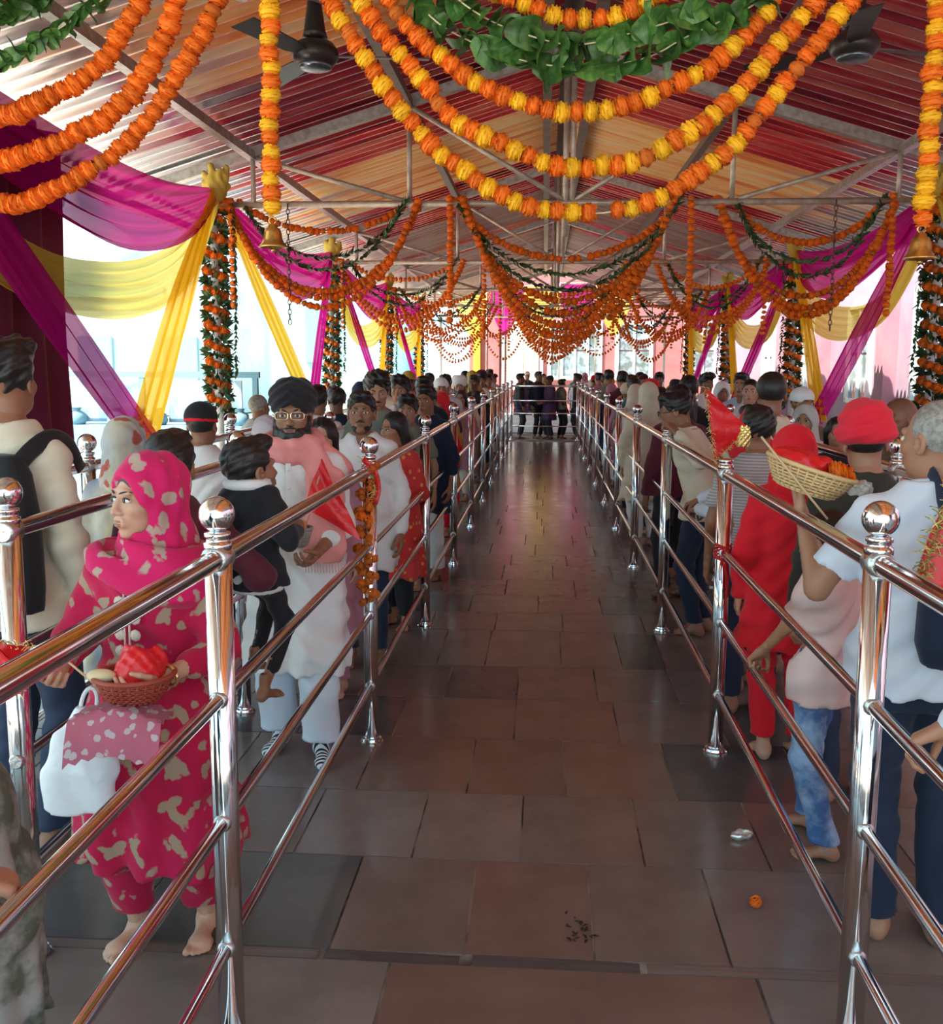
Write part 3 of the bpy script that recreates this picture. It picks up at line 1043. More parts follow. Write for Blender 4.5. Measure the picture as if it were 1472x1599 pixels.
# ================================================================== DRAPES
MAGENTA = sheer('magenta voile', (0.52, 0.008, 0.20), 0.14)
MAGENTA2 = sheer('magenta voile thin', (0.58, 0.012, 0.27), 0.18)
YVOILE = sheer('yellow voile', (0.88, 0.52, 0.03), 0.14)
YVOILE2 = sheer('pale yellow voile', (0.84, 0.66, 0.12), 0.20)
MAROON = mat('maroon curtain cloth', (0.13, 0.006, 0.035), .8, bump=(5, .4, .03))
def cloth_strip(name, ctrl, m, parent, folds=7, amp=.035, seed=0, nu=34, nv=40):
    """ctrl: list of (top point, bottom point) along the strip; loft with pleats across"""
    r = random.Random(seed)
    A = [Vector(a) for a, b in ctrl]
    B = [Vector(b) for a, b in ctrl]
    def cr(P, t):
        n = len(P) - 1
        i = min(int(t * n), n - 1)
        u = t * n - i
        p0 = P[max(i - 1, 0)]
        p3 = P[min(i + 2, n)]
        a, b = P[i], P[i + 1]
        return 0.5 * ((2 * a) + (b - p0) * u + (2 * p0 - 5 * a + 4 * b - p3) * u * u + (3 * a - p0 - 3 * b + p3) * u ** 3)
    ph = [r.uniform(0, 6.3) for _ in range(4)]
    rows = []
    for i in range(nu + 1):
        t = i / nu
        a, b = cr(A, t), cr(B, t)
        tan = (cr(A, min(1, t + .01)) + cr(B, min(1, t + .01)) - cr(A, max(0, t - .01)) - cr(B, max(0, t - .01)))
        w = (b - a)
        nrm = tan.cross(w)
        nrm = nrm.normalized() if nrm.length > 1e-9 else Vector((1, 0, 0))
        wl = w.length
        row = []
        for j in range(nv + 1):
            v = j / nv
            f = math.sin(v * folds * 2 * PI + ph[0] + 1.2 * math.sin(t * 3 + ph[1])) + .5 * math.sin(v * folds * 3.7 * PI + ph[2] + t * 4)
            row.append(a + w * v + nrm * (amp * f * min(1, .4 + wl)))
        rows.append(row)
    mb = MB().grid(rows)
    return mb.build(name, m, parent)
def drape_bay(s, y0, y1, near_yellow, ti, both):
    """swag and two crossing tails between two columns of one side; s=-1 open side, +1 pink wall side"""
    X = AX + s * (COLX - .02)
    ym = (y0 + y1) / 2
    side = 'open' if s < 0 else 'pink wall'
    nm = ['first', 'second', 'third', 'fourth'][ti]
    inn = -s
    def T(y, z, d=0.0):
        return (X + inn * d, y, z)
    g = 'voile drapes between the columns'
    zt = 3.50
    sw = empty('swag_drape', T(y0, zt))
    tag(sw, 'magenta voile swag atop the %s bay, %s side' % (nm, side), 'drape', g)
    P = Vector(T(y0, zt))
    def C(*L):
        return [(Vector(a) - P, Vector(b) - P) for a, b in L]
    D = y1 - y0
    cloth_strip('cloth', C((T(y0, zt), T(y0, zt - .12)), (T(y0 + D * .25, zt - .14), T(y0 + D * .2, zt - .62, .1)), (T(ym, zt - .22), T(ym, zt - .92, .15)), (T(y0 + D * .75, zt - .18), T(y0 + D * .8, zt - .66, .1)), (T(y1, zt), T(y1, zt - .14))), MAGENTA, sw, 5, .03, ti + 3 * (s + 1))
    if both:
        sy = empty('swag_drape', T(y0, zt))
        tag(sy, 'yellow voile swag hanging lower in the %s bay, %s side' % (nm, side), 'drape', g)
        cloth_strip('cloth', C((T(y0, zt - .25, .03), T(y0, zt - .4, .03)), (T(y0 + D * .25, zt - .95, .05), T(y0 + D * .2, zt - 1.25, .08)), (T(ym, zt - 1.02, .06), T(ym, zt - 1.45, .1)), (T(y0 + D * .75, zt - .74, .05), T(y0 + D * .8, zt - 1.1, .08)), (T(y1, zt - .05, .03), T(y1, zt - .16, .03))), YVOILE2, sy, 5, .03, ti + 9)
    for which, (ya, col, cn) in enumerate(((y0, YVOILE if near_yellow else MAGENTA2, 'yellow' if near_yellow else 'magenta'), (y1, MAGENTA2 if near_yellow else YVOILE, 'magenta' if near_yellow else 'yellow'))):
        dsg = 1 if which == 0 else -1
        tl = empty('tail_drape', T(ya, zt))
        tag(tl, '%s voile tail from the %s column of the %s bay, %s side' % (cn, 'nearer' if which == 0 else 'farther', nm, side), 'drape', g)
        P = Vector(T(ya, zt))
        yb = ym + dsg * .18
        cloth_strip('cloth', C((T(ya, zt - .02, .02), T(ya + dsg * .08, zt + .02, .02)), (T(ya + (yb - ya) * .5 - dsg * .22, (zt + .95) / 2 - .05, .16), T(ya + (yb - ya) * .5 + dsg * .22, (zt + .95) / 2 + .12, .16)), (T(yb - dsg * .34, 1.0, .32), T(yb + dsg * .25, 1.05, .32))), col, tl, 3, .022, 20 + ti + which)
    P = Vector(T(y0, zt))
bays = [(TRUSS_Y[0], TRUSS_Y[1]), (TRUSS_Y[1], TRUSS_Y[2]), (TRUSS_Y[2], TRUSS_Y[3]), (TRUSS_Y[3], TRUSS_Y[4])]
for ti, (ya, yb) in enumerate(bays):
    drape_bay(-1, ya, yb, ti == 1, ti, ti in (0, 2, 3))
    drape_bay(1, ya, yb, False, ti, True)
# maroon curtain
mc = empty('maroon_curtain', (AX - COLX - .25, 4.9, 3.4))
tag(mc, 'dark maroon curtain hanging behind the magenta swag on the open side', 'curtain')
cloth_strip('cloth', [((0, k * .55, 0), (0, k * .55, -2.5)) for k in range(6)], MAROON, mc, .8, .01, 5, 60, 10)
for v in mc.children[0].data.vertices:
    v.co.x += .06 * math.sin(v.co.y * 14)

# sunlit coloured cloth beyond the end of the roof
for k, (xx, colr, zt, w) in enumerate(((-2.6, YVOILE2, 4.6, 1.4), (-1.4, MAGENTA2, 4.6, 1.3), (-.1, YVOILE2, 4.5, 1.3), (1.1, MAGENTA2, 4.6, 1.2), (2.4, YVOILE2, 4.6, 1.3))):
    b = empty('valance_drape', (xx, 36.4, zt))
    tag(b, '%s cloth valance beyond the far end, number %s from the open side' % ('yellow' if colr is YVOILE2 else 'magenta', ['one', 'two', 'three', 'four', 'five'][k]), 'drape', 'valance cloths beyond the far end')
    MB().tube([(-w / 2, 0, 0), (w / 2, 0, 0)], .02, 8).tube([(-w / 2, 0, 0), (-w / 2, 0, -zt)], .02, 8).build('pole', TRUSSM, b)
    cloth_strip('cloth', [((-w / 2, 0, 0), (-w / 2, 0, -.5)), ((0, 0, -.05), (0, .1, -1.8)), ((w / 2, 0, 0), (w / 2, 0, -.5))], colr, b, 4, .03, k)

# ================================================================== FANS
FANM = mat('dark brown fan paint', (0.035, 0.028, 0.028), 0.35, 0.3)
FANC = mat('fan motor plate', (0.16, 0.19, 0.22), 0.25, 0.8)
for k, (fx, fz, lab, a0) in enumerate(((-1.27, 3.34, 'dark ceiling fan hanging near the open side', .15), (1.60, 3.34, 'dark ceiling fan hanging near the pink wall', .35))):
    f = empty('ceiling_fan', (fx, 5.8, fz))
    tag(f, lab, 'ceiling fan', 'ceiling fans')
    MB().tube([(0, 0, .12), (0, 0, roof_z(fx) - fz + .05)], .013, 10).build('down_rod', FANM, f)
    MB().lathe([(.02, .36), (.035, .34), (.06, .16), (.07, .13), (.02, .12)], (0, 0, 0), 20).build('canopy', FANM, f)
    MB().lathe([(.06, .115), (.10, .10), (.128, .06), (.13, .03), (.12, .01), (.10, -.01), (.07, -.02)], (0, 0, 0), 28).build('motor', FANM, f)
    MB().lathe([(.095, -.008), (.09, -.03), (.06, -.04), (.02, -.042)], (0, 0, 0), 24).build('motor_plate', FANC, f)
    for q in range(3):
        a = a0 + q * 2 * PI / 3
        R3 = Matrix.Rotation(a, 3, 'Z') @ Matrix.Rotation(.2, 3, 'X')
        bl = MB()
        bl.add([R3 @ Vector(p) for p in ((.11, -.03, .03), (.2, -.055, .03), (.62, -.07, .03), (.62, .07, .03), (.2, .055, .03), (.11, .03, .03), (.11, -.03, .036), (.2, -.055, .036), (.62, -.07, .036), (.62, .07, .036), (.2, .055, .036), (.11, .03, .036))],
               [(5, 4, 3, 2, 1, 0), (6, 7, 8, 9, 10, 11)] + [(i, (i + 1) % 6, 6 + (i + 1) % 6, 6 + i) for i in range(6)])
        bl.build('blade', FANM, f)
# ================================================================== PEOPLE: implicit-surface modelling
class Vox:
    def __init__(s, lo, hi, h):
        s.h = h
        s.ax = [np.arange(lo[i] - 2 * h, hi[i] + 3 * h, h, dtype=np.float32) for i in range(3)]
        s.F = np.full([len(a) for a in s.ax], 0.5, np.float32)

    def _sl(s, lo, hi):
        r = []
        for i in range(3):
            a = int(np.searchsorted(s.ax[i], lo[i]))
            b = int(np.searchsorted(s.ax[i], hi[i]))
            r.append(slice(max(a, 0), max(b, a + 1)))
        return tuple(r)

    def _grid(s, sl):
        return s.ax[0][sl[0]][:, None, None], s.ax[1][sl[1]][None, :, None], s.ax[2][sl[2]][None, None, :]

    def _put(s, sl, d, k, op='u'):
        f = s.F[sl]
        if f.size == 0:
            return
        if op == 'u':
            if k > 0:
                hh = np.clip(.5 + .5 * (f - d) / k, 0, 1)
                s.F[sl] = f * (1 - hh) + d * hh - k * hh * (1 - hh)
            else:
                s.F[sl] = np.minimum(f, d)
        else:
            d = -d
            if k > 0:
                hh = np.clip(.5 + .5 * (d - f) / k, 0, 1)
                s.F[sl] = f * (1 - hh) + d * hh + k * hh * (1 - hh)
            else:
                s.F[sl] = np.maximum(f, d)

    def cap(s, a, b, ra, rb=None, k=.02, op='u', flat=None):
        rb = ra if rb is None else rb
        a = np.asarray(a, np.float32)
        b = np.asarray(b, np.float32)
        m = max(ra, rb) + k + 2.5 * s.h
        sl = s._sl(np.minimum(a, b) - m, np.maximum(a, b) + m)
        X, Y, Z = s._grid(sl)
        d = b - a
        L = float(d @ d) + 1e-12
        t = np.clip(((X - a[0]) * d[0] + (Y - a[1]) * d[1] + (Z - a[2]) * d[2]) / L, 0, 1)
        dx, dy, dz = X - a[0] - t * d[0], Y - a[1] - t * d[1], Z - a[2] - t * d[2]
        if flat:
            dx, dy, dz = dx / flat[0], dy / flat[1], dz / flat[2]
        dd = np.sqrt(dx * dx + dy * dy + dz * dz) - (ra + (rb - ra) * t)
        s._put(sl, dd, k, op)

    def ell(s, c, r, k=.02, op='u', R=None):
        c = np.asarray(c, np.float32)
        r = np.asarray(r, np.float32)
        m = float(max(r)) + k + 2.5 * s.h
        sl = s._sl(c - m, c + m)
        X, Y, Z = s._grid(sl)
        x, y, z = X - c[0], Y - c[1], Z - c[2]
        if R is not None:
            R = np.asarray(R, np.float32)
            x, y, z = R[0, 0] * x + R[1, 0] * y + R[2, 0] * z, R[0, 1] * x + R[1, 1] * y + R[2, 1] * z, R[0, 2] * x + R[1, 2] * y + R[2, 2] * z
        k0 = np.sqrt((x / r[0]) ** 2 + (y / r[1]) ** 2 + (z / r[2]) ** 2)
        k1 = np.sqrt((x / r[0] ** 2) ** 2 + (y / r[1] ** 2) ** 2 + (z / r[2] ** 2) ** 2) + 1e-6
        s._put(sl, k0 * (k0 - 1) / k1, k, op)

    def loft(s, rows, k=.02, op='u', p=2.4):
        """rows: (z, cx, cy, rx, ry) increasing z; stacked ellipses"""
        A = np.array(rows, np.float32)
        m = float(A[:, 3:].max()) + k + .03
        lo = (A[:, 1].min() - m, A[:, 2].min() - m, A[0, 0] - .03)
        hi = (A[:, 1].max() + m, A[:, 2].max() + m, A[-1, 0] + .03)
        sl = s._sl(lo, hi)
        X, Y, Z = s._grid(sl)
        z = Z.ravel()
        cx, cy, rx, ry = [np.interp(z, A[:, 0], A[:, i])[None, None, :].astype(np.float32) for i in (1, 2, 3, 4)]
        q = (np.abs((X - cx) / rx) ** p + np.abs((Y - cy) / ry) ** p) ** (1 / p)
        d = (q - 1) * np.minimum(rx, ry)
        d = np.maximum(d, np.maximum(A[0, 0] - Z, Z - A[-1, 0]))
        s._put(sl, d, k, op)

    def plane(s, n, c):
        """keep n.p < c"""
        X, Y, Z = s.ax[0][:, None, None], s.ax[1][None, :, None], s.ax[2][None, None, :]
        s.F = np.maximum(s.F, n[0] * X + n[1] * Y + n[2] * Z - c)

    def warp(s, fn):
        X, Y, Z = s.ax[0][:, None, None], s.ax[1][None, :, None], s.ax[2][None, None, :]
        s.F = (s.F + fn(X, Y, Z)).astype(np.float32)

    def mesh(s):
        F = s.F
        ins = F < 0
        nx, ny, nz = F.shape
        cnt = np.zeros((nx - 1, ny - 1, nz - 1), np.int8)
        for i in (0, 1):
            for j in (0, 1):
                for k in (0, 1):
                    cnt += ins[i:nx - 1 + i, j:ny - 1 + j, k:nz - 1 + k]
        I, Jj, K = np.nonzero((cnt > 0) & (cnt < 8))
        N = len(I)
        idx = np.full(cnt.shape, -1, np.int32)
        idx[I, Jj, K] = np.arange(N)
        corners = [(i, j, k) for i in (0, 1) for j in (0, 1) for k in (0, 1)]
        val = {c: F[I + c[0], Jj + c[1], K + c[2]] for c in corners}
        acc = np.zeros((N, 3), np.float32)
        num = np.zeros(N, np.float32)
        for c in corners:
            for a in range(3):
                if c[a] == 0:
                    c2 = list(c)
                    c2[a] = 1
                    c2 = tuple(c2)
                    fa, fb = val[c], val[c2]
                    cr = (fa < 0) != (fb < 0)
                    t = np.where(cr, fa / np.where(cr, fa - fb, 1), 0)
                    for b in range(3):
                        acc[:, b] += np.where(cr, c[b] + (t if b == a else 0), 0)
                    num += cr
        acc /= np.maximum(num, 1)[:, None]
        V = np.stack([s.ax[0][I], s.ax[1][Jj], s.ax[2][K]], 1) + acc * s.h
        faces = []
        for a in range(3):
            b, c = (a + 1) % 3, (a + 2) % 3
            s0 = [slice(None)] * 3
            s1 = [slice(None)] * 3
            for q in (b, c):
                s0[q] = slice(1, -1)
                s1[q] = slice(1, -1)
            s0[a] = slice(0, -1)
            s1[a] = slice(1, None)
            A, B = ins[tuple(s0)], ins[tuple(s1)]
            e = np.argwhere(A != B)
            if len(e) == 0:
                continue
            fl = A[tuple(e.T)]
            e = e.copy()
            e[:, b] += 1
            e[:, c] += 1
            def at(db, dc):
                q = e.copy()
                q[:, b] -= db
                q[:, c] -= dc
                return idx[q[:, 0], q[:, 1], q[:, 2]]
            q = np.stack([at(1, 1), at(0, 1), at(0, 0), at(1, 0)], 1)
            q = np.where(fl[:, None], q, q[:, ::-1])
            faces.append(q)
        Fq = np.concatenate(faces) if faces else np.zeros((0, 4), np.int32)
        return V, Fq

def xf(VF, M4, flip=False):
    V, Fq = VF
    A = np.array(M4, np.float32)
    V2 = V @ A[:3, :3].T + A[:3, 3]
    if np.linalg.det(A[:3, :3]) < 0:
        Fq = Fq[:, ::-1]
    return V2, Fq

def join(parts):
    V, Fq, o = [], [], 0
    for v, f in parts:
        V.append(v)
        Fq.append(f + o)
        o += len(v)
    return np.concatenate(V), np.concatenate(Fq)

CACHE = {}
def cached(key, fn):
    if key not in CACHE:
        CACHE[key] = fn()
    return CACHE[key]

# ---- heads (local frame: centre of the head, facing -y, adult size)
def head_vf(h, fem=False):
    def mk():
        v = Vox((-.10, -.14, -.19), (.10, .13, .13), h)
        w = .94 if fem else 1.0
        v.ell((0, .016, .032), (.074 * w, .093, .085), .0)
        v.ell((0, -.022, -.03), (.061 * w, .068, .083), .02)
        v.ell((0, -.034, -.072), (.046 * w if fem else .052, .047, .036), .02)
        v.ell((0, -.070, -.094), (.020, .016, .014), .02)
        for s in (-1, 1):
            v.ell((s * .036 * w, -.054, -.018), (.026, .030, .022), .02)
            v.ell((s * .076 * w, .010, -.006), (.009, .020, .031), .008)
            v.ell((s * .080 * w, .006, -.004), (.006, .011, .018), .004, 's')
        v.cap((-.034, -.080, .026), (.034, -.080, .026), .010 if not fem else .007, k=.018)
        for s in (-1, 1):
            v.ell((s * .031 * w, -.100, .005), (.020, .015, .0125), .008, 's')
        v.cap((0, -.088, .010), (0, -.106, -.026), .0065, .0115 if not fem else .0095, k=.012)
        for s in (-1, 1):
            v.ell((s * .0115, -.096, -.030), (.0085, .010, .0075), .006)
        v.ell((0, -.083, -.058), (.026, .014, .016), .014)
        v.cap((-.018, -.0925, -.0515), (.018, -.0925, -.0515), .0058, k=.006)
        v.cap((-.015, -.0925, -.0640), (.015, -.0925, -.0640), .0066, k=.006)
        v.cap((-.024, -.0985, -.0577), (.024, -.0985, -.0577), .0032, k=.003, op='s')
        v.cap((0, .016, -.05), (0, .028, -.185), .052 if not fem else .046, .056 if not fem else .050, k=.02)
        return v.mesh()
    return cached(('head', h, fem), mk)

def hair_vf(kind, h):
    def mk():
        v = Vox((-.16, -.16, -.50 if kind in ('long', 'plait') else -.20), (.16, .22, .18), h)
        if kind == 'short':
            v.ell((0, .020, .042), (.084, .098, .090), .0)
            v.ell((0, -.055, .100), (.062, .045, .032), .02)
            v.plane((0, -.80, -.60), .022)
            v.ell((0, -.120, -.01), (.085, .075, .085), .01, 's')
            v.ell((.095, -.012, -.03), (.035, .030, .055), .01, 's')
            v.ell((-.095, -.012, -.03), (.035, .030, .055), .01, 's')
            v.plane((0, -.15, -1), .075)
            v.warp(lambda X, Y, Z: .0035 * np.sin(95 * X + 30 * Z) * np.sin(80 * Y + 40 * X) + .002 * np.sin(190 * Z + 120 * X))
        elif kind == 'crop':
            v.ell((0, .018, .036), (.079, .096, .087), .0)
            v.plane((0, -.80, -.60), .016)
            v.ell((0, -.120, -.01), (.085, .075, .085), .008, 's')
            v.plane((0, -.1, -1), .055)
        elif kind == 'quiff':
            v.ell((0, .020, .042), (.085, .100, .092), .0)
            v.ell((0, -.06, .108), (.070, .055, .038), .02)
            v.ell((.02, -.085, .095), (.05, .03, .03), .02)
            v.plane((0, -.80, -.60), .030)
            v.ell((0, -.125, -.015), (.085, .075, .085), .01, 's')
            v.plane((0, -.15, -1), .06)
            v.warp(lambda X, Y, Z: .006 * np.sin(75 * X + 30 * Z) * np.sin(60 * Y + 40 * X) + .003 * np.sin(160 * Z + 120 * X))
        elif kind in ('long', 'plait'):
            v.ell((0, .020, .036), (.082, .098, .090), .0)
            v.ell((0, -.125, -.03), (.064, .080, .105), .012, 's')
            v.plane((0, -.95, -.2), .060)
            for s in (-1, 1):
                v.cap((s * .070, .01, .02), (s * .062, .05, -.13), .024, .022, k=.03)
            v.ell((0, .075, -.06), (.065, .045, .10), .03)
            v.plane((0, -1, 0), .062)
            v.cap((0, .085, -.08), (0, .11, -.44 if kind == 'plait' else -.30), .030 if kind == 'plait' else .055, .018, k=.03)
            v.warp(lambda X, Y, Z: .002 * np.sin(220 * X + 20 * Z))
        elif kind == 'under':
            v.ell((0, .012, .030), (.079 if True else 0, .090, .086), .0)
            v.ell((0, -.125, -.035), (.062, .080, .105), .010, 's')
            v.plane((0, 1, 0), .02)
            v.plane((0, 0, -1), .05)
        elif kind == 'bald':
            for s in (-1, 1):
                v.ell((s * .055, .05, -.01), (.026, .05, .045), .01)
            v.ell((0, .082, -.02), (.06, .026, .045), .02)
            v.plane((0, 0, 1), .035)
        elif kind == 'grey':
            v.ell((0, .018, .034), (.078, .095, .084), .0)
            v.plane((0, -.72, -.69), .004)
            v.ell((0, -.09, .04), (.09, .085, .09), .01, 's')
            v.plane((0, -.1, -1), .06)
        return v.mesh()
    return cached(('hair', kind, h), mk)

def wear_vf(kind, h):
    def mk():
        if kind == 'turban':
            v = Vox((-.15, -.17, -.10), (.15, .18, .20), h)
            v.ell((0, .022, .072), (.103, .120, .088), .0)
            v.ell((0, .000, .105), (.085, .095, .062), .03)
            X0 = .07
            v.F = np.maximum(v.F, 0)* (v.F > 0) + v.F * (v.F <= 0)
            X, Y, Z = v.ax[0][:, None, None], v.ax[1][None, :, None], v.ax[2][None, None, :]
            cut = (.064 - .62 * np.abs(X) - .42 * (Y + .10)) - Z
            v.F = np.maximum(v.F, cut * .8)
            v.F = np.maximum(v.F, (-.035 - Z))
            v.warp(lambda X, Y, Z: .0040 * np.sin(150 * (Z + .55 * np.abs(X) + .25 * Y)))
            return v.mesh()
        if kind == 'wrap':
            v = Vox((-.16, -.18, -.10), (.16, .19, .20), h)
            v.ell((0, .020, .088), (.100, .116, .088), .0)
            v.ell((0, .018, .045), (.116, .132, .062), .006)
            v.plane((0, .18, -1), .012)
            v.warp(lambda X, Y, Z: .0030 * np.sin(130 * (Z + .30 * X - .15 * Y)))
            return v.mesh()
        if kind == 'hood':
            v = Vox((-.17, -.20, -.27), (.17, .20, .17), h)
            v.ell((0, .020, .022), (.096, .114, .112), .0)
            v.cap((0, .020, -.02), (0, .030, -.17), .090, .118, k=.03)
            v.ell((0, -.030, -.165), (.085, .06, .055), .03)
            v.ell((0, -.118, -.016), (.063, .085, .092), .012, 's')
            v.cap((0, -.05, -.02), (0, -.02, -.10), .062, .050, k=.01, op='s')
            v.plane((0, 0, -1), .24)
            v.warp(lambda X, Y, Z: .0035 * np.sin(70 * Y + 40 * Z + 20 * np.abs(X)) + .0025 * np.sin(120 * Y - 30 * Z))
            return v.mesh()
        if kind == 'cap':
            v = Vox((-.13, -.17, -.05), (.13, .16, .18), h)
            v.ell((0, .018, .050), (.088, .104, .086), .0)
            v.plane((0, .12, -1), -.020)
            return v.mesh()
        if kind == 'band':
            v = Vox((-.13, -.15, -.05), (.13, .16, .12), h * .7)
            v.ell((0, .018, .034), (.088, .106, .088), .0)
            v.ell((0, .018, .034), (.080, .098, .12), .0, 's')
            v.plane((0, .10, -1), -.020)
            v.plane((0, -.10, 1), .040)
            return v.mesh()
        if kind == 'beard':
            v = Vox((-.11, -.14, -.18), (.11, .08, .05), h)
            v.ell((0, -.034, -.078), (.066, .068, .056), .0)
            for s in (-1, 1):
                v.cap((s * .066, -.010, .000), (s * .055, -.035, -.07), .014, .026, k=.02)
            v.ell((0, -.100, -.0575), (.020, .03, .0085), .006, 's')
            v.ell((0, -.085, -.025), (.040, .05, .021), .010, 's')
            v.ell((0, -.06, -.006), (.050, .10, .018), .010, 's')
            v.ell((0, .025, -.075), (.056, .05, .10), .01, 's')
            v.warp(lambda X, Y, Z: .0022 * np.sin(170 * X + 60 * Z) * np.sin(150 * Z + 60 * Y))
            return v.mesh()
        if kind == 'stubble':
            v = Vox((-.10, -.14, -.15), (.10, .08, .05), h)
            v.ell((0, -.034, -.074), (.056, .054, .040), .0)
            for s in (-1, 1):
                v.cap((s * .060, -.012, .000), (s * .050, -.03, -.06), .006, .010, k=.02)
            v.ell((0, -.100, -.0575), (.020, .03, .0085), .006, 's')
            v.ell((0, -.085, -.025), (.042, .05, .021), .010, 's')
            v.ell((0, .03, -.075), (.056, .06, .10), .01, 's')
            return v.mesh()
        if kind == 'moustache':
            v = Vox((-.05, -.13, -.07), (.05, -.06, -.02), h * .6)
            for s in (-1, 1):
                v.cap((s * .003, -.1005, -.0435), (s * .024, -.0925, -.0500), .0058, .0035, k=.003)
            return v.mesh()
    return cached(('wear', kind, h), mk)

# small face pieces, built once as shared local meshes
def simple(key, fn):
    if key not in CACHE:
        mb = MB()
        fn(mb)
        CACHE[key] = mb
    return CACHE[key]

# ---- hands (local: wrist at origin, fingers +x, thumb side +y, back of the hand +z)
def hand_vf(curl, spread, h, thumb=0.6):
    def mk():
        v = Vox((-.05, -.09, -.13), (.21, .10, .05), h)
        v.cap((-.04, 0, 0), (.02, 0, 0), .0255, .022, k=.0, flat=(1, 1.12, .82))
        base = [(.086, .031, .002), (.090, .0105, .004), (.086, -.0105, .003), (.078, -.030, 0)]
        for b in base:
            v.cap((.008, b[1] * .55, 0), b, .0155, .0115, k=.014)
        L = [(.040, .025, .020), (.045, .028, .021), (.041, .026, .020), (.031, .020, .018)]
        for q, (b, l3) in enumerate(zip(base, L)):
            p = Vector(b)
            ang_ = 0.0
            sp = spread * (1.5 - q) * .12
            cq = curl * (1 + .10 * q)
            for s_, (ln, add) in enumerate(zip(l3, (.75, 1.05, .65))):
                ang_ += cq * add
                d = Vector((math.cos(ang_) * math.cos(sp), math.cos(ang_) * math.sin(sp), -math.sin(ang_)))
                p2 = p + d * ln
                v.cap(p, p2, (.0092, .0083, .0076)[s_], (.0083, .0076, .0064)[s_], k=.004)
                p = p2
        t0 = Vector((.022, .022, -.006))
        t1 = t0 + Vector((.034, .024, -.012))
        t2 = t1 + Vector((.030, .016 - .020 * thumb, -.014 - .014 * curl)).normalized() * .034
        t3 = t2 + Vector((.024, .004 - .020 * thumb, -.010 - .016 * curl)).normalized() * .027
        v.cap(t0, t1, .0145, .0115, k=.012)
        v.cap(t1, t2, .0112, .0100, k=.005)
        v.cap(t2, t3, .0098, .0078, k=.004)
        return v.mesh()
    return cached(('hand', curl, spread, h, thumb), mk)

def foot_vf(h, sock=False):
    """ankle at (0,0,.08), toes towards -y"""
    def mk():
        v = Vox((-.07, -.19, -.01), (.07, .09, .16), h)
        v.cap((0, .005, .15), (0, .008, .07), .035, .034, k=0)
        v.ell((0, .038, .034), (.030, .034, .036), .03)
        v.cap((0, .02, .050), (.004, -.085, .026), .032, .024, k=.03, flat=(1.15, 1, 1))
        v.ell((.008, -.095, .022), (.043, .035, .022), .02)
        if sock:
            v.ell((.006, -.135, .020), (.036, .034, .019), .03)
        else:
            for q, (x, yv, r_) in enumerate(((-.024, -.150, .0135), (-.001, -.148, .0100), (.017, -.140, .0092), (.031, -.130, .0085), (.043, -.118, .0082))):
                v.cap((x * .9 + .002, yv + .045, .016), (x, yv, r_ + .001), r_ * 1.05, r_, k=.006)
        v.plane((0, 0, -1), 0.0)
        return v.mesh()
    return cached(('foot', h, sock), mk)

def ik(a, t, l1, l2, pole):
    a, t, pole = Vector(a), Vector(t), Vector(pole)
    d = t - a
    L = min(d.length, (l1 + l2) * .998)
    d.normalize()
    t = a + d * L
    x = (l1 * l1 - l2 * l2 + L * L) / (2 * L)
    hh = math.sqrt(max(l1 * l1 - x * x, 0))
    p = pole - d * pole.dot(d)
    p.normalize()
    return a + d * x + p * hh, t

def skin(tone):
    c = {'fair': (.52, .28, .19), 'mid': (.36, .17, .10), 'tan': (.27, .12, .068), 'dark': (.16, .068, .038)}[tone]
    return mat('skin ' + tone, c, .48, 0, .45, noise=(7, tuple(x * 1.18 for x in c), .5), sub=.12)
HAIRB = mat('black hair', (.012, .010, .010), .45, 0, .5, bump=(120, .5, .004), stretch=(1, 1, .25))
HAIRG = mat('grey hair', (.22, .20, .18), .6, 0, .4, noise=(60, (.36, .34, .31), .8), bump=(120, .5, .004))
EYEW = mat('eye white', (.72, .68, .64), .25)
EYEI = mat('iris', (.025, .012, .008), .15)
LIPS = mat('lips', (.34, .115, .095), .42)
LIPD = mat('dark lips', (.17, .065, .05), .45)

def cloth(name, col, col2=None, rough=.85, stretch=(1, 1, .35), scale=5, amt=.5, fold=.55):
    return mat('cloth ' + name, col, rough, 0, .25, noise=(scale, col2 or tuple(min(1, c * 1.25 + .01) for c in col), amt), bump=(7, fold * .55, .03), stretch=stretch, sheen=.1)

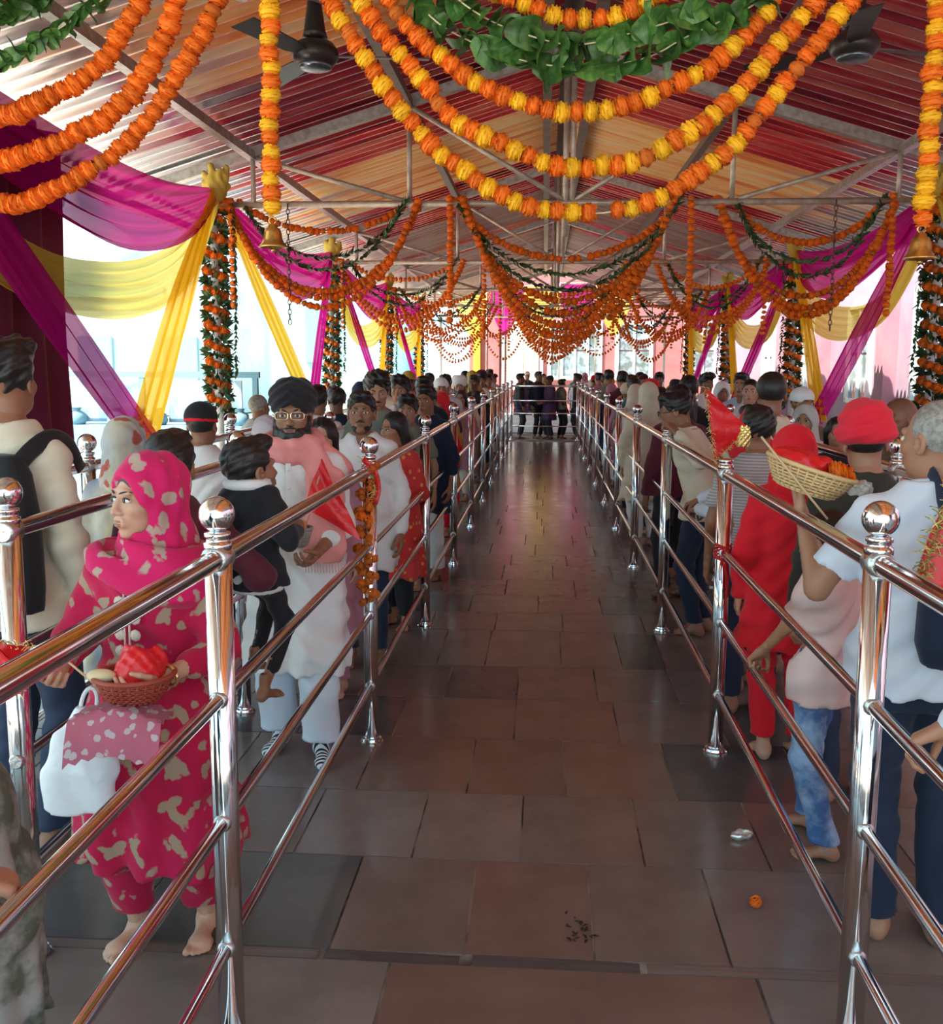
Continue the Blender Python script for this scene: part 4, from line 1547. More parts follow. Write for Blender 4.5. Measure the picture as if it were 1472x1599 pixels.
def person(label, loc, yaw=0.0, h=1.68, fem=False, wd=1.0, tone='mid', head=(0, 0, 0), lean=0.0, arms=((None), (None)), hands=((.45, .3), (.45, .3)), palm=(None, None), feet=((-.09, 0, 0), (.09, 0, 0)), footwear='bare',
           top=None, bottom=None, hair='short', hairm=None, wear=None, wearm=None, face=None, res=.014, hres=.006, detail=True, group='people in the queue', hs=None, poles=(None, None)):
    """builds one figure in its pose; returns the root Empty (at the feet, facing -y turned by yaw)"""
    root = empty('person', loc, math.radians(yaw))
    tag(root, label, 'person', group)
    S = h / 1.70
    W = wd * (0.90 if fem else 0.97)
    sk = skin(tone)
    def sh(p):          # lean of the upper body, towards -y
        z = p[2]
        k = max(0.0, z - .95)
        return Vector((p[0] * S, (p[1] - lean * k) * S, (z - lean * abs(lean) * k * .25) * S))
    hsz = (hs or (S ** .5)) * (0.99 if fem else 1.04)
    hc = sh((0, -.015, 1.70)) - Vector((0, 0, .117 * hsz))
    Rh = Matrix.Rotation(math.radians(head[0]), 4, 'Z') @ Matrix.Rotation(math.radians(head[1]), 4, 'X') @ Matrix.Rotation(math.radians(head[2]), 4, 'Y')
    MH = Matrix.Translation(hc) @ Rh @ Matrix.Diagonal((hsz, hsz, hsz, 1))
    # arms
    AR = []
    for q, s in enumerate((-1, 1)):
        shd = sh((s * .166 * W, .008, 1.352))
        tg = arms[q]
        if tg is None:
            tg = (s * .245 * W, -.05, .84)
        if isinstance(tg, Vector):      # a point of the scene
            tg = Matrix.Rotation(-math.radians(yaw), 3, 'Z') @ (tg - Vector(loc))
        else:
            tg = Vector(tg) * S
        pole = Vector(poles[q] or (s * .55, .75, -.45))
        el, wr = ik(shd, tg, .285 * S, .25 * S, pole)
        AR.append((shd, el, wr))
    LG = []
    for q, s in enumerate((-1, 1)):
        fx, fy, fr = feet[q][:3]
        fz = feet[q][3] if len(feet[q]) > 3 else 0.0
        hip = Vector((s * .088 * W, 0, .90)) * S
        ank = Vector((fx, fy, .085 + fz)) * S
        kn, an = ik(hip, ank, .415 * S, .42 * S, (0.1 * s, -1, 0))
        LG.append((hip, kn, an, fr))
    big = .55
    allp = [p for a in AR for p in a] + [p for l in LG for p in l[:3]] + [hc]
    lo = np.min([tuple(p) for p in allp], 0) - .22
    hi = np.max([tuple(p) for p in allp], 0) + .22
    lo[2] = max(lo[2], -.02)
    def torso(v, inf, k=.03):
        R_ = [(.80, .150, .098), (.90, .168, .112), (.98, .158, .108), (1.06, .150, .102), (1.16, .160, .108), (1.27, .172, .116), (1.34, .166, .108), (1.385, .140, .094), (1.425, .098, .080), (1.46, .070, .064)]
        if fem:
            R_ = [(.80, .160, .108), (.90, .178, .120), (.98, .160, .108), (1.07, .140, .098), (1.16, .152, .108), (1.26, .164, .132), (1.33, .160, .108), (1.375, .130, .090), (1.415, .090, .074), (1.45, .062, .058)]
        rows = []
        for z, rx, ry in R_:
            c = sh((0, .008, z))
            rows.append((c.z, 0, c.y, rx * W * S + inf, ry * wd * S + inf))
        v.loft(rows, k)
    # ---- body: one surface for trunk and limbs, with head, hands and feet of finer grain
    v = Vox(lo, hi, res * 1.35)
    torso(v, -.004)
    nb = sh((0, .015, 1.42))
    v.cap(nb, (MH @ Vector((0, .025, -.10))), .056 * S, .05 * hsz, k=.03)
    for shd, el, wr in AR:
        v.cap(shd, el, .047 * S * wd, .036 * S * wd, k=.03)
        v.cap(el, wr, .036 * S * wd, .024 * S, k=.015)
    for hip, kn, an, fr in LG:
        v.cap(hip, kn, .078 * S * wd, .052 * S, k=.03)
        v.cap(kn, an + Vector((0, 0, .01)), .050 * S, .033 * S, k=.02)
    parts = [v.mesh(), xf(head_vf(hres, fem), MH)]
    for q, s in enumerate((-1, 1)):
        shd, el, wr = AR[q]
        d = (wr - el).normalized()
        pv = Vector(palm[q]) if palm[q] is not None else Vector((-s, .0, 0))
        z = -(pv - d * pv.dot(d)).normalized()
        yv = z.cross(d)
        MX = Matrix((d, yv, z)).transposed().to_4x4()
        hz = hsz * (.95 if not fem else .88) * (S ** .3)
        MX = Matrix.Translation(wr) @ MX @ Matrix.Diagonal((hz, hz * (1 if s < 0 else -1), hz, 1))
        parts.append(xf(hand_vf(hands[q][0], hands[q][1], max(.0045, hres * .8)), MX))
    sock_parts = []
    for q, (hip, kn, an, fr) in enumerate(LG):
        s = -1 if q == 0 else 1
        pitch = feet[q][4] if len(feet[q]) > 4 else 0
        MX = Matrix.Translation(an - Vector((0, 0, 0))) @ Matrix.Rotation(math.radians(fr), 4, 'Z') @ Matrix.Rotation(math.radians(pitch), 4, 'X') @ Matrix.Translation((0, 0, -.085 * S)) @ Matrix.Diagonal((S * (-1 if s < 0 else 1) * .98, S * .98, S, 1))
        vf = xf(foot_vf(max(.006, hres), footwear != 'bare'), MX)
        (parts if footwear == 'bare' else sock_parts).append(vf)
    V, Fq = join(parts)
    link('body', np_mesh('body', V, Fq, mats=[sk]), root)
    for vf in sock_parts:
        link('sock', np_mesh('sock', *vf, mats=[footwear]), root)
    # ---- clothes
    if bottom:
        m_, kind, hem = bottom[0], bottom[1], bottom[2]
        v = Vox((lo[0], lo[1], hem * S - .05), (hi[0], hi[1], 1.10 * S), res)
        f = {'pants': (.096, .068, .060), 'slim': (.088, .058, .045), 'salwar': (.108, .092, .062), 'pyjama': (.102, .086, .082), 'jeans': (.086, .072, .068)}[kind]
        for hip, kn, an, fr in LG:
            v.cap(hip, kn, f[0] * S * wd, f[1] * S * wd, k=.03)
            v.cap(kn, an, f[1] * S * wd, f[2] * S * wd, k=.02)
        rows = [(z * S, 0, .008 * S, rx * W * S, ry * wd * S) for z, rx, ry in ((.775, .150, .105), (.82, .166, .114), (.92, .168, .114), (1.0, .150, .102), (1.03, .146, .100))]
        v.loft(rows, .04)
        v.plane((0, 0, -1), -hem * S)
        v.warp(lambda X, Y, Z: .0055 * np.sin(48 * Z + 22 * X + 9 * Y + 2 * np.sin(15 * Z)) * np.sin(26 * X + 11 * Y + 14 * Z))
        link('trousers', np_mesh('trousers', *v.mesh(), mats=[m_]), root)
    if top:
        m_, kind, hem, sl = top[0], top[1], top[2], top[3]
        v = Vox((lo[0], lo[1], hem * S - .05), (hi[0], hi[1], 1.50 * S), res)
        torso(v, .016)
        flare = {'shirt': 1.0, 'kurta': 1.18, 'suit': 1.45, 'tee': 1.0}[kind]
        if hem < .84:
            mx = (LG[0][2].x + LG[1][2].x) * .25
            my = (LG[0][2].y + LG[1][2].y) * .25
            spread_ = abs(LG[0][2].x - LG[1][2].x) * .5 + abs(LG[0][2].y - LG[1][2].y) * .35
            t = (.90 - hem) / .9
            rows = [(hem * S, mx * t, my * t, max(.195 * W * S * flare, spread_ * t + .10 * S), max(.144 * wd * S * flare, abs(LG[0][2].y - LG[1][2].y) * t * .5 + .10)),
                    (.70 * S if hem < .66 else (hem + .06) * S, mx * t * .5, my * t * .5, .195 * W * S * (1 + (flare - 1) * .5), .142 * wd * S * (1 + (flare - 1) * .5)), (.93 * S, 0, .008, .190 * W * S, .134 * wd * S), (1.08 * S, 0, .008, .162 * W * S, .112 * wd * S)]
            v.loft(rows, .03)
        else:
            v.loft([(hem * S, 0, .008, .196 * W * S, .142 * wd * S), (.98 * S, 0, .008, .184 * W * S, .132 * wd * S), (1.12 * S, 0, .006, .170 * W * S, .118 * wd * S)], .03)
        fb = {'pants': (.096, .068, .060), 'slim': (.088, .058, .045), 'salwar': (.108, .092, .062), 'pyjama': (.102, .086, .082), 'jeans': (.086, .072, .068)}[bottom[1] if bottom else 'pants']
        for hip, kn, an, fr in LG:          # the cloth lies over the legs
            v.cap(hip, kn, fb[0] * S * wd + .013, fb[1] * S * wd + .015, k=.05)
            if hem < .5:
                v.cap(kn, an, fb[1] * S * wd + .015, fb[2] * S * wd + .015, k=.05)
        for q, (shd, el, wr) in enumerate(AR):
            lf = .014
            v.cap(shd, el, .050 * S * wd + lf * .5, .043 * S * wd + lf, k=.045)
            if sl == 'long':
                v.cap(el, el + (wr - el) * .93, .045 * S * wd + lf * .9, .036 * S + lf * .5, k=.015)
            elif sl == 'mid':
                v.cap(el, el + (wr - el) * .45, .045 * S * wd + lf * .9, .042 * S + lf * .5, k=.015)
        # neck opening
        v.cap(sh((0, .0, 1.455)), sh((0, -.05 if kind != 'tee' else -.03, 1.60)), .058 * S, .10 * S, k=.006, op='s')
        if kind in ('kurta', 'shirt'):
            v.ell(sh((0, -.085, 1.425)), (.022 * S, .05, .045 * S), .006, 's')
        if sl == 'short':
            for shd, el, wr in AR:
                d = (el - shd).normalized()
                e2 = shd + (el - shd) * .72
                # cut the sleeve clean above the elbow
                sl_ = v._sl(np.array(el) - .13, np.array(el) + .13)
                X, Y, Z = v._grid(sl_)
                dist = (X - e2.x) * d.x + (Y - e2.y) * d.y + (Z - e2.z) * d.z
                rad = np.sqrt((X - el.x) ** 2 + (Y - el.y) ** 2 + (Z - el.z) ** 2)
                v.F[sl_] = np.where(rad < .115, np.maximum(v.F[sl_], dist), v.F[sl_])
        v.plane((0, 0, -1), -hem * S)
        amp = .0085
        def folds(X, Y, Z):
            base = amp * .75 * np.sin(34 * Z + 22 * X - 12 * Y + 2 * np.sin(11 * X + 7 * Z)) * np.sin(20 * X + 9 * Y + 11 * Z) + amp * .35 * np.sin(70 * Z + 50 * X + 3 * np.sin(14 * X))
            low = np.clip((.95 * S - Z) / (.45 * S), 0, 1)
            if hem < .84:
                th = np.arctan2(X, -Y)
                base = base + low * (.012 if kind == 'suit' else .008) * np.sin(9 * th + 3 * Z + 2 * np.sin(5 * Z))
            return base
        v.warp(folds)
        nm_ = {'shirt': 'shirt', 'kurta': 'kurta', 'suit': 'kameez', 'tee': 'tee_shirt'}[kind]
        link(nm_, np_mesh(nm_, *v.mesh(), mats=[m_]), root)
        if kind == 'shirt' and detail:
            ring = []
            for k in range(17):
                a = math.radians(-125 + 250 * k / 16) + PI / 2
                c = sh((0, .002, 1.445))
                ring.append(c + Vector((.066 * S * math.cos(a), .062 * S * math.sin(a), .012 * math.sin(a))))
            MB().tube(ring, .016 * S, 8, squash=.55).build('collar', m_, root)
    # ---- hair, headwear, face
    if wear == 'hood' and hair == 'long':
        hair = 'under'
    if hair:
        link('hair', np_mesh('hair', *xf(hair_vf(hair, hres), MH), mats=[hairm or HAIRB]), root)
    for wk, wm in ([(wear, wearm)] if wear and not isinstance(wear, list) else (wear or [])):
        link({'turban': 'turban', 'wrap': 'turban', 'hood': 'head_scarf', 'cap': 'cap', 'band': 'head_band', 'beard': 'beard', 'stubble': 'beard', 'moustache': 'moustache'}[wk], np_mesh(wk, *xf(wear_vf(wk, hres), MH), mats=[wm or HAIRB]), root)
    if face:
        fw_ = .94 if fem else 1.0
        for s in (-1, 1):
            e = empty('eye') if False else None
            mb = MB()
            look = face.get('look', 0)
            c = Vector((s * .031 * fw_, -.0815, .0045))
            prof_ = [(max(.0008, .0140 * math.sin(PI * k / 8)), -.0140 * math.cos(PI * k / 8)) for k in range(9)]
            mb.lathe(prof_, (0, 0, 0), 14)
            op = face.get('open', .66)
            Ms = MH @ Matrix.Translation(c) @ Matrix.Diagonal((1, .62, op, 1))
            eo = link('eye', mb.mesh('eye'), root, EYEW)
            eo.data.transform(Ms)
            ib = MB().lathe([(.0066, 0), (.0056, .0012), (.001, .0018)], (0, 0, 0), 14, Matrix.Rotation(PI / 2, 3, 'X'))
            io = link('iris', ib.mesh('iris'), eo, EYEI)
            io.data.transform(MH @ Matrix.Translation(c + Vector((look * .004, -.0080, -.0004))) @ Matrix.Diagonal((1, 1, min(1, op * 1.75), 1)))
            lid = MB().tube([(c.x + (t - .5) * .031, -.0905 + abs(t - .5) * .014, c.z + .0085 * op / .56 - (t - .5) ** 2 * .018) for t in (0, .2, .4, .6, .8, 1)], .0022, 6)
            lo_ = link('eyelid', lid.mesh('eyelid'), root, HAIRB if fem else sk)
            lo_.data.transform(MH)
            bw = MB().tube([(s * (.012 + t * .036) * fw_, -.0935 + t * t * .020, .0235 + .006 * math.sin(t * 2.4) + (.0 if not face.get('frown') else (t - .6) * .008)) for t in (0, .25, .5, .75, 1)], [.0028, .0036, .0034, .0026, .0012] if not fem else [.0018, .0024, .0022, .0016, .0008], 6)
            bo = link('eyebrow', bw.mesh('eyebrow'), root, HAIRB if not face.get('grey') else HAIRG)
            bo.data.transform(MH)
        lm = LIPD if tone in ('dark', 'tan') else LIPS
        lp = MB()
        lp.tube([(-.0225, -.0895, -.0580), (-.011, -.0965, -.0530), (0, -.0975, -.0542), (.011, -.0965, -.0530), (.0225, -.0895, -.0580)], [.0012, .0036, .0036, .0036, .0012], 7)
        lp.tube([(-.0215, -.0895, -.0590), (-.011, -.0962, -.0635), (0, -.0975, -.0648), (.011, -.0962, -.0635), (.0215, -.0895, -.0590)], [.0012, .0044, .0050, .0044, .0012], 7)
        lo_ = link('lips', lp.mesh('lips'), root, lm)
        lo_.data.transform(MH)
    root['_'] = 0
    del root['_']
    return root, dict(MH=MH, AR=AR, LG=LG, S=S, sh=sh, W=W, sk=sk)
# ================================================================== CLOTH PRINTS
def print_mat(name, base, ink, scale=9.0, size=.30, stretch=(1, 1, .55), base2=None, thr=.05, layers=1):
    """cloth with scattered leaf-like blots of ink"""
    m = cloth(name, base, base2)
    n = m.node_tree.nodes
    l = m.node_tree.links
    b = n['Principled BSDF']
    old = b.inputs['Base Color'].links[0].from_socket
    tc = n.new('ShaderNodeTexCoord')
    for q in range(layers):
        mp = n.new('ShaderNodeMapping')
        mp.inputs['Scale'].default_value = stretch
        rot = n.new('ShaderNodeVectorRotate')
        rot.rotation_type = 'EULER_XYZ'
        rot.inputs['Rotation'].default_value = ((.3, .75, .2), (-.2, -.9, .4))[q]
        l.new(tc.outputs['Object'], rot.inputs['Vector'])
        l.new(rot.outputs[0], mp.inputs['Vector'])
        nz = n.new('ShaderNodeTexNoise')
        nz.inputs['Scale'].default_value = scale * 1.3
        nz.inputs['Detail'].default_value = 3
        l.new(tc.outputs['Object'], nz.inputs['Vector'])
        mx0 = n.new('ShaderNodeMix')
        mx0.data_type = 'VECTOR'
        mx0.inputs[0].default_value = .55 / scale
        l.new(mp.outputs[0], mx0.inputs[4])
        l.new(nz.outputs['Color'], mx0.inputs[5])
        vo = n.new('ShaderNodeTexVoronoi')
        vo.inputs['Scale'].default_value = scale
        l.new(mx0.outputs[1], vo.inputs['Vector'])
        mr = n.new('ShaderNodeMapRange')
        mr.inputs['From Min'].default_value = size
        mr.inputs['From Max'].default_value = size + thr
        mr.inputs['To Min'].default_value = 1
        mr.inputs['To Max'].default_value = 0
        l.new(vo.outputs['Distance'], mr.inputs['Value'])
        mx = n.new('ShaderNodeMix')
        mx.data_type = 'RGBA'
        l.new(mr.outputs[0], mx.inputs[0])
        l.new(old, mx.inputs[6])
        mx.inputs[7].default_value = (*ink, 1)
        old = mx.outputs[2]
    l.new(old, b.inputs['Base Color'])
    return m
def stripe_mat(name, c1, c2, scale, axis='Z', rough=.85):
    m = cloth(name, c1, c1)
    n = m.node_tree.nodes
    l = m.node_tree.links
    b = n['Principled BSDF']
    tc = n.new('ShaderNodeTexCoord')
    w = n.new('ShaderNodeTexWave')
    w.bands_direction = axis
    w.inputs['Scale'].default_value = scale
    l.new(tc.outputs['Object'], w.inputs['Vector'])
    rp = n.new('ShaderNodeValToRGB')
    rp.color_ramp.interpolation = 'CONSTANT'
    rp.color_ramp.elements[0].color = (*c1, 1)
    rp.color_ramp.elements[1].position = .5
    rp.color_ramp.elements[1].color = (*c2, 1)
    l.new(w.outputs['Fac'], rp.inputs['Fac'])
    l.new(rp.outputs[0], b.inputs['Base Color'])
    return m
CRIMSON = print_mat('crimson leaf print', (.44, .006, .045), (.36, .25, .17), 19, .27, (1.0, 1.0, .28), (.50, .010, .075), layers=2)
CRIMHOOD = print_mat('crimson scarf print', (.60, .010, .100), (.42, .30, .24), 17, .26, (1, 1, .30), (.60, .012, .12), layers=2)
PATCH = print_mat('patchwork scarf', (.58, .50, .34), (.40, .10, .07), 12, .26, (1, 1, .8), (.22, .32, .50))
CREAM = cloth('cream', (.68, .60, .46), (.74, .66, .52))
WHITEC = cloth('white', (.76, .75, .76), (.82, .81, .82), amt=.4)
WHITEB = cloth('bluish white', (.62, .67, .78), (.70, .74, .82), amt=.4)
NAVY = cloth('navy', (.012, .020, .045), (.02, .03, .06))
BLACKC = cloth('black', (.012, .012, .016), (.025, .025, .03))
MAUVE = cloth('mauve', (.42, .18, .26), (.48, .23, .31))
OLIVE = cloth('grey green', (.16, .17, .14), (.20, .21, .17))
REDC = cloth('bright red', (.70, .010, .022), (.76, .018, .035))
REDP = print_mat('red gold print', (.50, .03, .03), (.62, .32, .06), 22, .22, (1, 1, 1))
PINKT = cloth('pale pink', (.72, .50, .47), (.76, .56, .54))
JEANS = mat('washed denim', (.060, .13, .30), .8, 0, .3, noise=(6, (.28, .40, .58), .9), bump=(40, .25, .01))
DENIMD = cloth('dark denim', (.022, .032, .065), (.03, .045, .085))
TURBB = cloth('black turban', (.014, .012, .016), (.022, .02, .024))
REDTURB = cloth('red turban', (.72, .015, .035), (.80, .03, .06))
SALMON = stripe_mat('salmon check', (.74, .24, .23), (.80, .31, .29), 90, 'X')
CAMO = mat('camouflage print', (.10, .11, .08), .85, 0, .3, noise=(8, (.30, .28, .26), 1.0), bump=(9, .5, .03))
GREYSH = stripe_mat('grey ribbed', (.50, .46, .46), (.30, .28, .29), 22, 'Z')
MAROONC = cloth('maroon', (.085, .012, .025), (.11, .02, .035))
BROWN = cloth('brown', (.13, .075, .05), (.17, .10, .07))
LILACC = cloth('pale lilac', (.60, .54, .60), (.68, .62, .68))
SKYC = cloth('sky blue', (.38, .52, .72), (.46, .60, .78))

def ringtube(c, r, n, rad, R3=None, squash=1.0):
    P = []
    for k in range(n + 1):
        a = 2 * PI * k / n
        v = Vector((r * math.cos(a), r * squash * math.sin(a), 0))
        P.append(Vector(c) + (R3 @ v if R3 is not None else v))
    return MB().tube(P, rad, 8, cap=False)

# ================================================================== PEOPLE, open side
# woman in crimson
pw, I = person('woman in crimson leaf-print suit and pink head scarf carrying an offering basket', (-1.085, 2.74, 0), yaw=-8, h=1.455, fem=True, wd=1.10, tone='fair', head=(-26, 2, 0), hs=.985,
               arms=((-.165, -.285, 1.06), (.165, -.275, 1.05)), hands=((.55, .2), (.6, .2)), palm=((.6, -.2, .9), (-.6, -.2, .9)), feet=((-.12, .02, -12), (.09, .12, 8)),
               top=(CRIMSON, 'suit', .36, 'mid'), bottom=(CRIMSON, 'salwar', .14), hair='long', wear='hood', wearm=CRIMHOOD, face={'look': -.7, 'open': .52}, res=.010, hres=.0045)
sh = I['sh']
v = Vox((-.30, -.28, .95), (.30, .26, 1.32), .010)
v.loft([(1.02, .06, -.02, .05, .03), (1.08, .04, -.015, .16, .135), (1.15, .01, -.005, .190, .140), (1.20, 0, 0, .175, .118), (1.245, 0, 0, .120, .098), (1.285, 0, 0, .085, .088)], .01)
v.loft([(.98, 0, 0, .13, .105), (1.3, 0, 0, .13, .10)], .02, 's')
v.plane((-.45, -.25, -1), -1.055)
v.warp(lambda X, Y, Z: .006 * np.sin(60 * Z + 26 * X))
link('shawl', np_mesh('shawl', *v.mesh(), mats=[CRIMHOOD]), pw)
emb = MB()
EMB = mat('cream embroidery', (.62, .50, .42), .7, bump=(160, .8, .004))
for s in (-1, 1):
    for k in range(5):
        z = 1.075 - k * .045
        emb.lathe([(.001, .006), (.010, .005), (.016, .001), (.017, -.002)], (s * .022, -.137 - .001 * k, z), 8, Matrix.Rotation(PI / 2, 3, 'X'))
    emb.tube([(s * .007, -.139, 1.10), (s * .007, -.143, .87)], .003, 6)
emb.build('embroidery', EMB, pw)
for q in (0, 1):
    shd, el, wr = I['AR'][q]
    d = (wr - el).normalized()
    R3 = d.to_track_quat('Z', 'Y').to_matrix()
    ringtube(wr - d * .035, .029, 18, .005, R3).build('bangle', mat('red bangle', (.55, .03, .05), .3) if q == 0 else mat('gold bangle', (.8, .55, .25), .3, .9), pw)
MB().lathe([(.0006, .002), (.002, .001), (.002, -.001)], (0, 0, 0), 8).build('nose_stud', BRASS, pw).matrix_local = I['MH'] @ Matrix.Translation((-.012, -.103, -.026))

# man with backpack, seen from behind
pb, I = person('tall man in cream shirt seen from behind wearing a black backpack', (-1.78, 3.30, 0), yaw=168, h=1.77, tone='tan', head=(14, 0, 0), top=(CREAM, 'shirt', .80, 'long'), bottom=(DENIMD, 'pants', .1), hair='quiff', res=.011, hres=.005)
BAGM = cloth('black nylon', (.010, .010, .013), (.018, .018, .022), rough=.6)
bp_ = empty('backpack', (-1.73, 3.13, .92), math.radians(-12))
tag(bp_, 'black backpack with white logo stripes worn by the man in cream', 'backpack')
v = Vox((-.19, -.14, -.05), (.19, .10, .56), .010)
v.loft([(0.0, 0, -.02, .145, .07), (.08, 0, -.03, .155, .085), (.30, 0, -.025, .15, .08), (.44, 0, -.01, .12, .06), (.50, 0, 0, .08, .04)], .02, p=3)
v.ell((0, -.10, .13), (.115, .03, .11), .02)
link('pack_body', np_mesh('pack_body', *v.mesh(), mats=[BAGM]), bp_)
for s in (-1, 1):
    MB().tube([p for p, d in resample([(s * .07, -.02, .44), (s * .09, .04, .505), (s * .10, .13, .545), (s * .105, .22, .52), (s * .11, .27, .43)], .03)], .030, 8, squash=.25).build('shoulder_strap', BAGM, bp_)
lg = MB()
for k in range(3):
    lg.tube([(-.02 + k * .026, -.127, .13 - k * .012), (.02 + k * .030, -.124, .185 - k * .006)], .006, 6)
lg.build('logo_stripe', mat('print white', (.75, .75, .75), .6), bp_)

person('woman under a cream and blue patchwork scarf, seen from behind', (-1.78, 4.25, 0), yaw=185, h=1.475, fem=True, tone='mid', top=(PATCH, 'suit', .45, 'long'), bottom=(WHITEC, 'salwar', .12), hair='long', wear='hood', wearm=PATCH, res=.014, hres=.007)

# man carrying a small boy
pc, I = person('dark-haired man in maroon seen from behind, carrying a small boy', (-1.255, 3.36, 0), yaw=186, h=1.475, tone='tan', arms=((-.30, -.26, 1.10), None), hands=((.8, .1), (.45, .3)), palm=((.9, 0, .3), None), top=(MAROONC, 'shirt', .84, 'long'), bottom=(DENIMD, 'pants', .1), hair='short', hs=.98, res=.013, hres=.006)
pk, I = person('small boy in black waistcoat with white collar, carried with bare feet dangling', (-1.03, 3.52, .47), yaw=158, h=.975, tone='tan', hs=.90, head=(-18, -6, 0), arms=((-.22, -.18, 1.12), (.16, -.26, 1.15)), feet=((-.13, .06, -5, .09), (.07, -.10, 5, .20)),
               top=(BLACKC, 'shirt', .80, 'long'), bottom=(BLACKC, 'slim', .26), hair='short', res=.010, hres=.006)
S = I['S']
ringtube((0, .012, 1.425 * S + .006), .068, 20, .020, None, .9).build('white_collar', WHITEC, pk)
v = Vox((-.2, -.2, .35), (.2, .2, .62), .010)
v.loft([(.44, 0, .005, .120, .090), (.50, 0, .005, .116, .088), (.545, 0, .005, .105, .080)], .0)
link('shirt_tail', np_mesh('shirt_tail', *v.mesh(), mats=[WHITEC]), pk)

person('man in white shirt with dark cap and red head band, seen from behind', (-1.80, 5.30, 0), yaw=178, h=1.50, tone='tan', top=(WHITEC, 'shirt', .84, 'long'), bottom=(NAVY, 'pants', .1), hair='crop', wear=[('cap', BLACKC), ('band', REDC)], res=.016, hres=.008)

# man in black turban
ps, I = person('bearded man in black turban, glasses, white kurta and salmon scarf', (-1.07, 4.34, 0), yaw=4, h=1.605, wd=1.08, tone='tan', head=(2, -3, 0), arms=((-.13, -.27, 1.03), (.14, -.30, 1.00)), hands=((.7, .2), (.75, .2)), palm=((.5, 0, .9), (-.5, 0, .9)), feet=((-.10, .04, -10), (.12, -.12, 10)),
               footwear=stripe_mat('striped sock', (.02, .02, .03), (.75, .75, .78), 14, 'Y'), top=(WHITEC, 'kurta', .42, 'mid'), bottom=(WHITEB, 'pyjama', .10), hair=None, wear=[('turban', TURBB), ('beard', HAIRB), ('moustache', HAIRB)], face={'open': .6, 'frown': 1}, res=.011, hres=.0045)
S, MH = I['S'], I['MH']
gls = MB()
for s in (-1, 1):
    P = []
    for k in range(17):
        a = 2 * PI * k / 16
        ca, sa = math.cos(a), math.sin(a)
        P.append((s * .033 + .027 * abs(ca) ** .6 * (1 if ca > 0 else -1), -.108 + .010 * abs(ca) * (1 if s * ca > 0 else 0), .003 + .0165 * abs(sa) ** .6 * (1 if sa > 0 else -1)))
    gls.tube(P, .0017, 6, cap=False)
    gls.tube([(s * .060, -.100, .008), (s * .080, -.05, .008), (s * .082, .015, .004)], .0016, 6)
gls.tube([(-.007, -.109, .008), (.007, -.109, .008)], .0016, 6)
o = gls.build('spectacles', mat('gold wire', (.85, .72, .50), .2, 1.0), ps)
o.data.transform(MH)
v = Vox((-.34, -.30, .84), (.34, .26, 1.50), .010)
for k in range(18):
    a0, a1 = [math.radians(20 * j) for j in (k, k + 1)]
    f = lambda a, up_: (.098 * math.cos(a), -.012 + .088 * math.sin(a), 1.385 + .018 * math.sin(a) + up_)
    v.cap(f(a0, 0), f(a1, 0), .036, k=.01)
    v.cap(f(a0, -.045), f(a1, -.045), .034, k=.01)
v.cap((.07, -.07, 1.36), (.155, -.135, 1.22), .055, .06, k=.03, flat=(1, .55, 1))
v.cap((.155, -.140, 1.22), (.150, -.175, .94), .072, .078, k=.03, flat=(1.15, .42, 1))
v.cap((.08, .04, 1.36), (.20, .04, 1.26), .05, .05, k=.03)
v.plane((0, 0, -1), -.885)
v.warp(lambda X, Y, Z: .006 * np.sin(75 * X + 45 * Z) * np.sin(20 * Z + 30 * Y))
link('scarf', np_mesh('scarf', *v.mesh(), mats=[SALMON]), ps)
fr_ = MB()
for k in range(14):
    fr_.tube([(.07 + k * .0125, -.190, .892), (.07 + k * .0125 + .003, -.192, .845)], .0018, 4)
fr_.build('scarf_fringe', mat('salmon thread', (.85, .38, .34), .8), ps)
pl = MB()
pl.beam((0, -.150, 1.30), (0, -.148, 1.06), .022, .004, (0, 1, 0))
for k in range(3):
    pl.lathe([(.001, .004), (.005, .003), (.0055, 0)], (0, -.153, 1.27 - k * .075), 8, Matrix.Rotation(PI / 2, 3, 'X'))
pl.build('button_placket', WHITEC, ps)

person('woman in mauve suit half hidden behind the salmon scarf', (-1.12, 5.15, 0), yaw=-6, h=1.44, fem=True, tone='fair', head=(8, 4, 0), top=(MAUVE, 'suit', .40, 'long'), bottom=(MAUVE, 'salwar', .1), hair='long', face={'open': .5, 'look': .4}, res=.014, hres=.006)
person('man with dark beard in open-necked white shirt behind the garlanded post', (-1.02, 5.72, 0), yaw=5, h=1.555, tone='tan', head=(0, -4, 0), top=(WHITEC, 'kurta', .62, 'long'), bottom=(DENIMD, 'pants', .1), hair='short', wear=[('stubble', HAIRB), ('moustache', HAIRB)], face={'open': .5}, res=.014, hres=.006)
person('young man with moustache in grey-green shirt looking down', (-1.10, 6.75, 0), yaw=0, h=1.665, tone='mid', head=(12, 16, 0), top=(OLIVE, 'shirt', .84, 'long'), bottom=(NAVY, 'pants', .1), hair='quiff', wear='moustache', face={'open': .32}, res=.015, hres=.007)
pr, I = person('woman in red and gold printed top looking sideways, holding a pale bundle', (-.96, 6.55, 0), yaw=-10, h=1.41, fem=True, tone='mid', head=(-30, 5, 0), arms=((-.08, -.25, 1.02), (.12, -.24, 1.02)), hands=((.6, .2), (.6, .2)), palm=((.5, 0, .8), (-.5, 0, .8)), top=(REDP, 'suit', .42, 'mid'), bottom=(BLACKC, 'salwar', .1), hair='long', face={'open': .5, 'look': -.8}, res=.015, hres=.007)
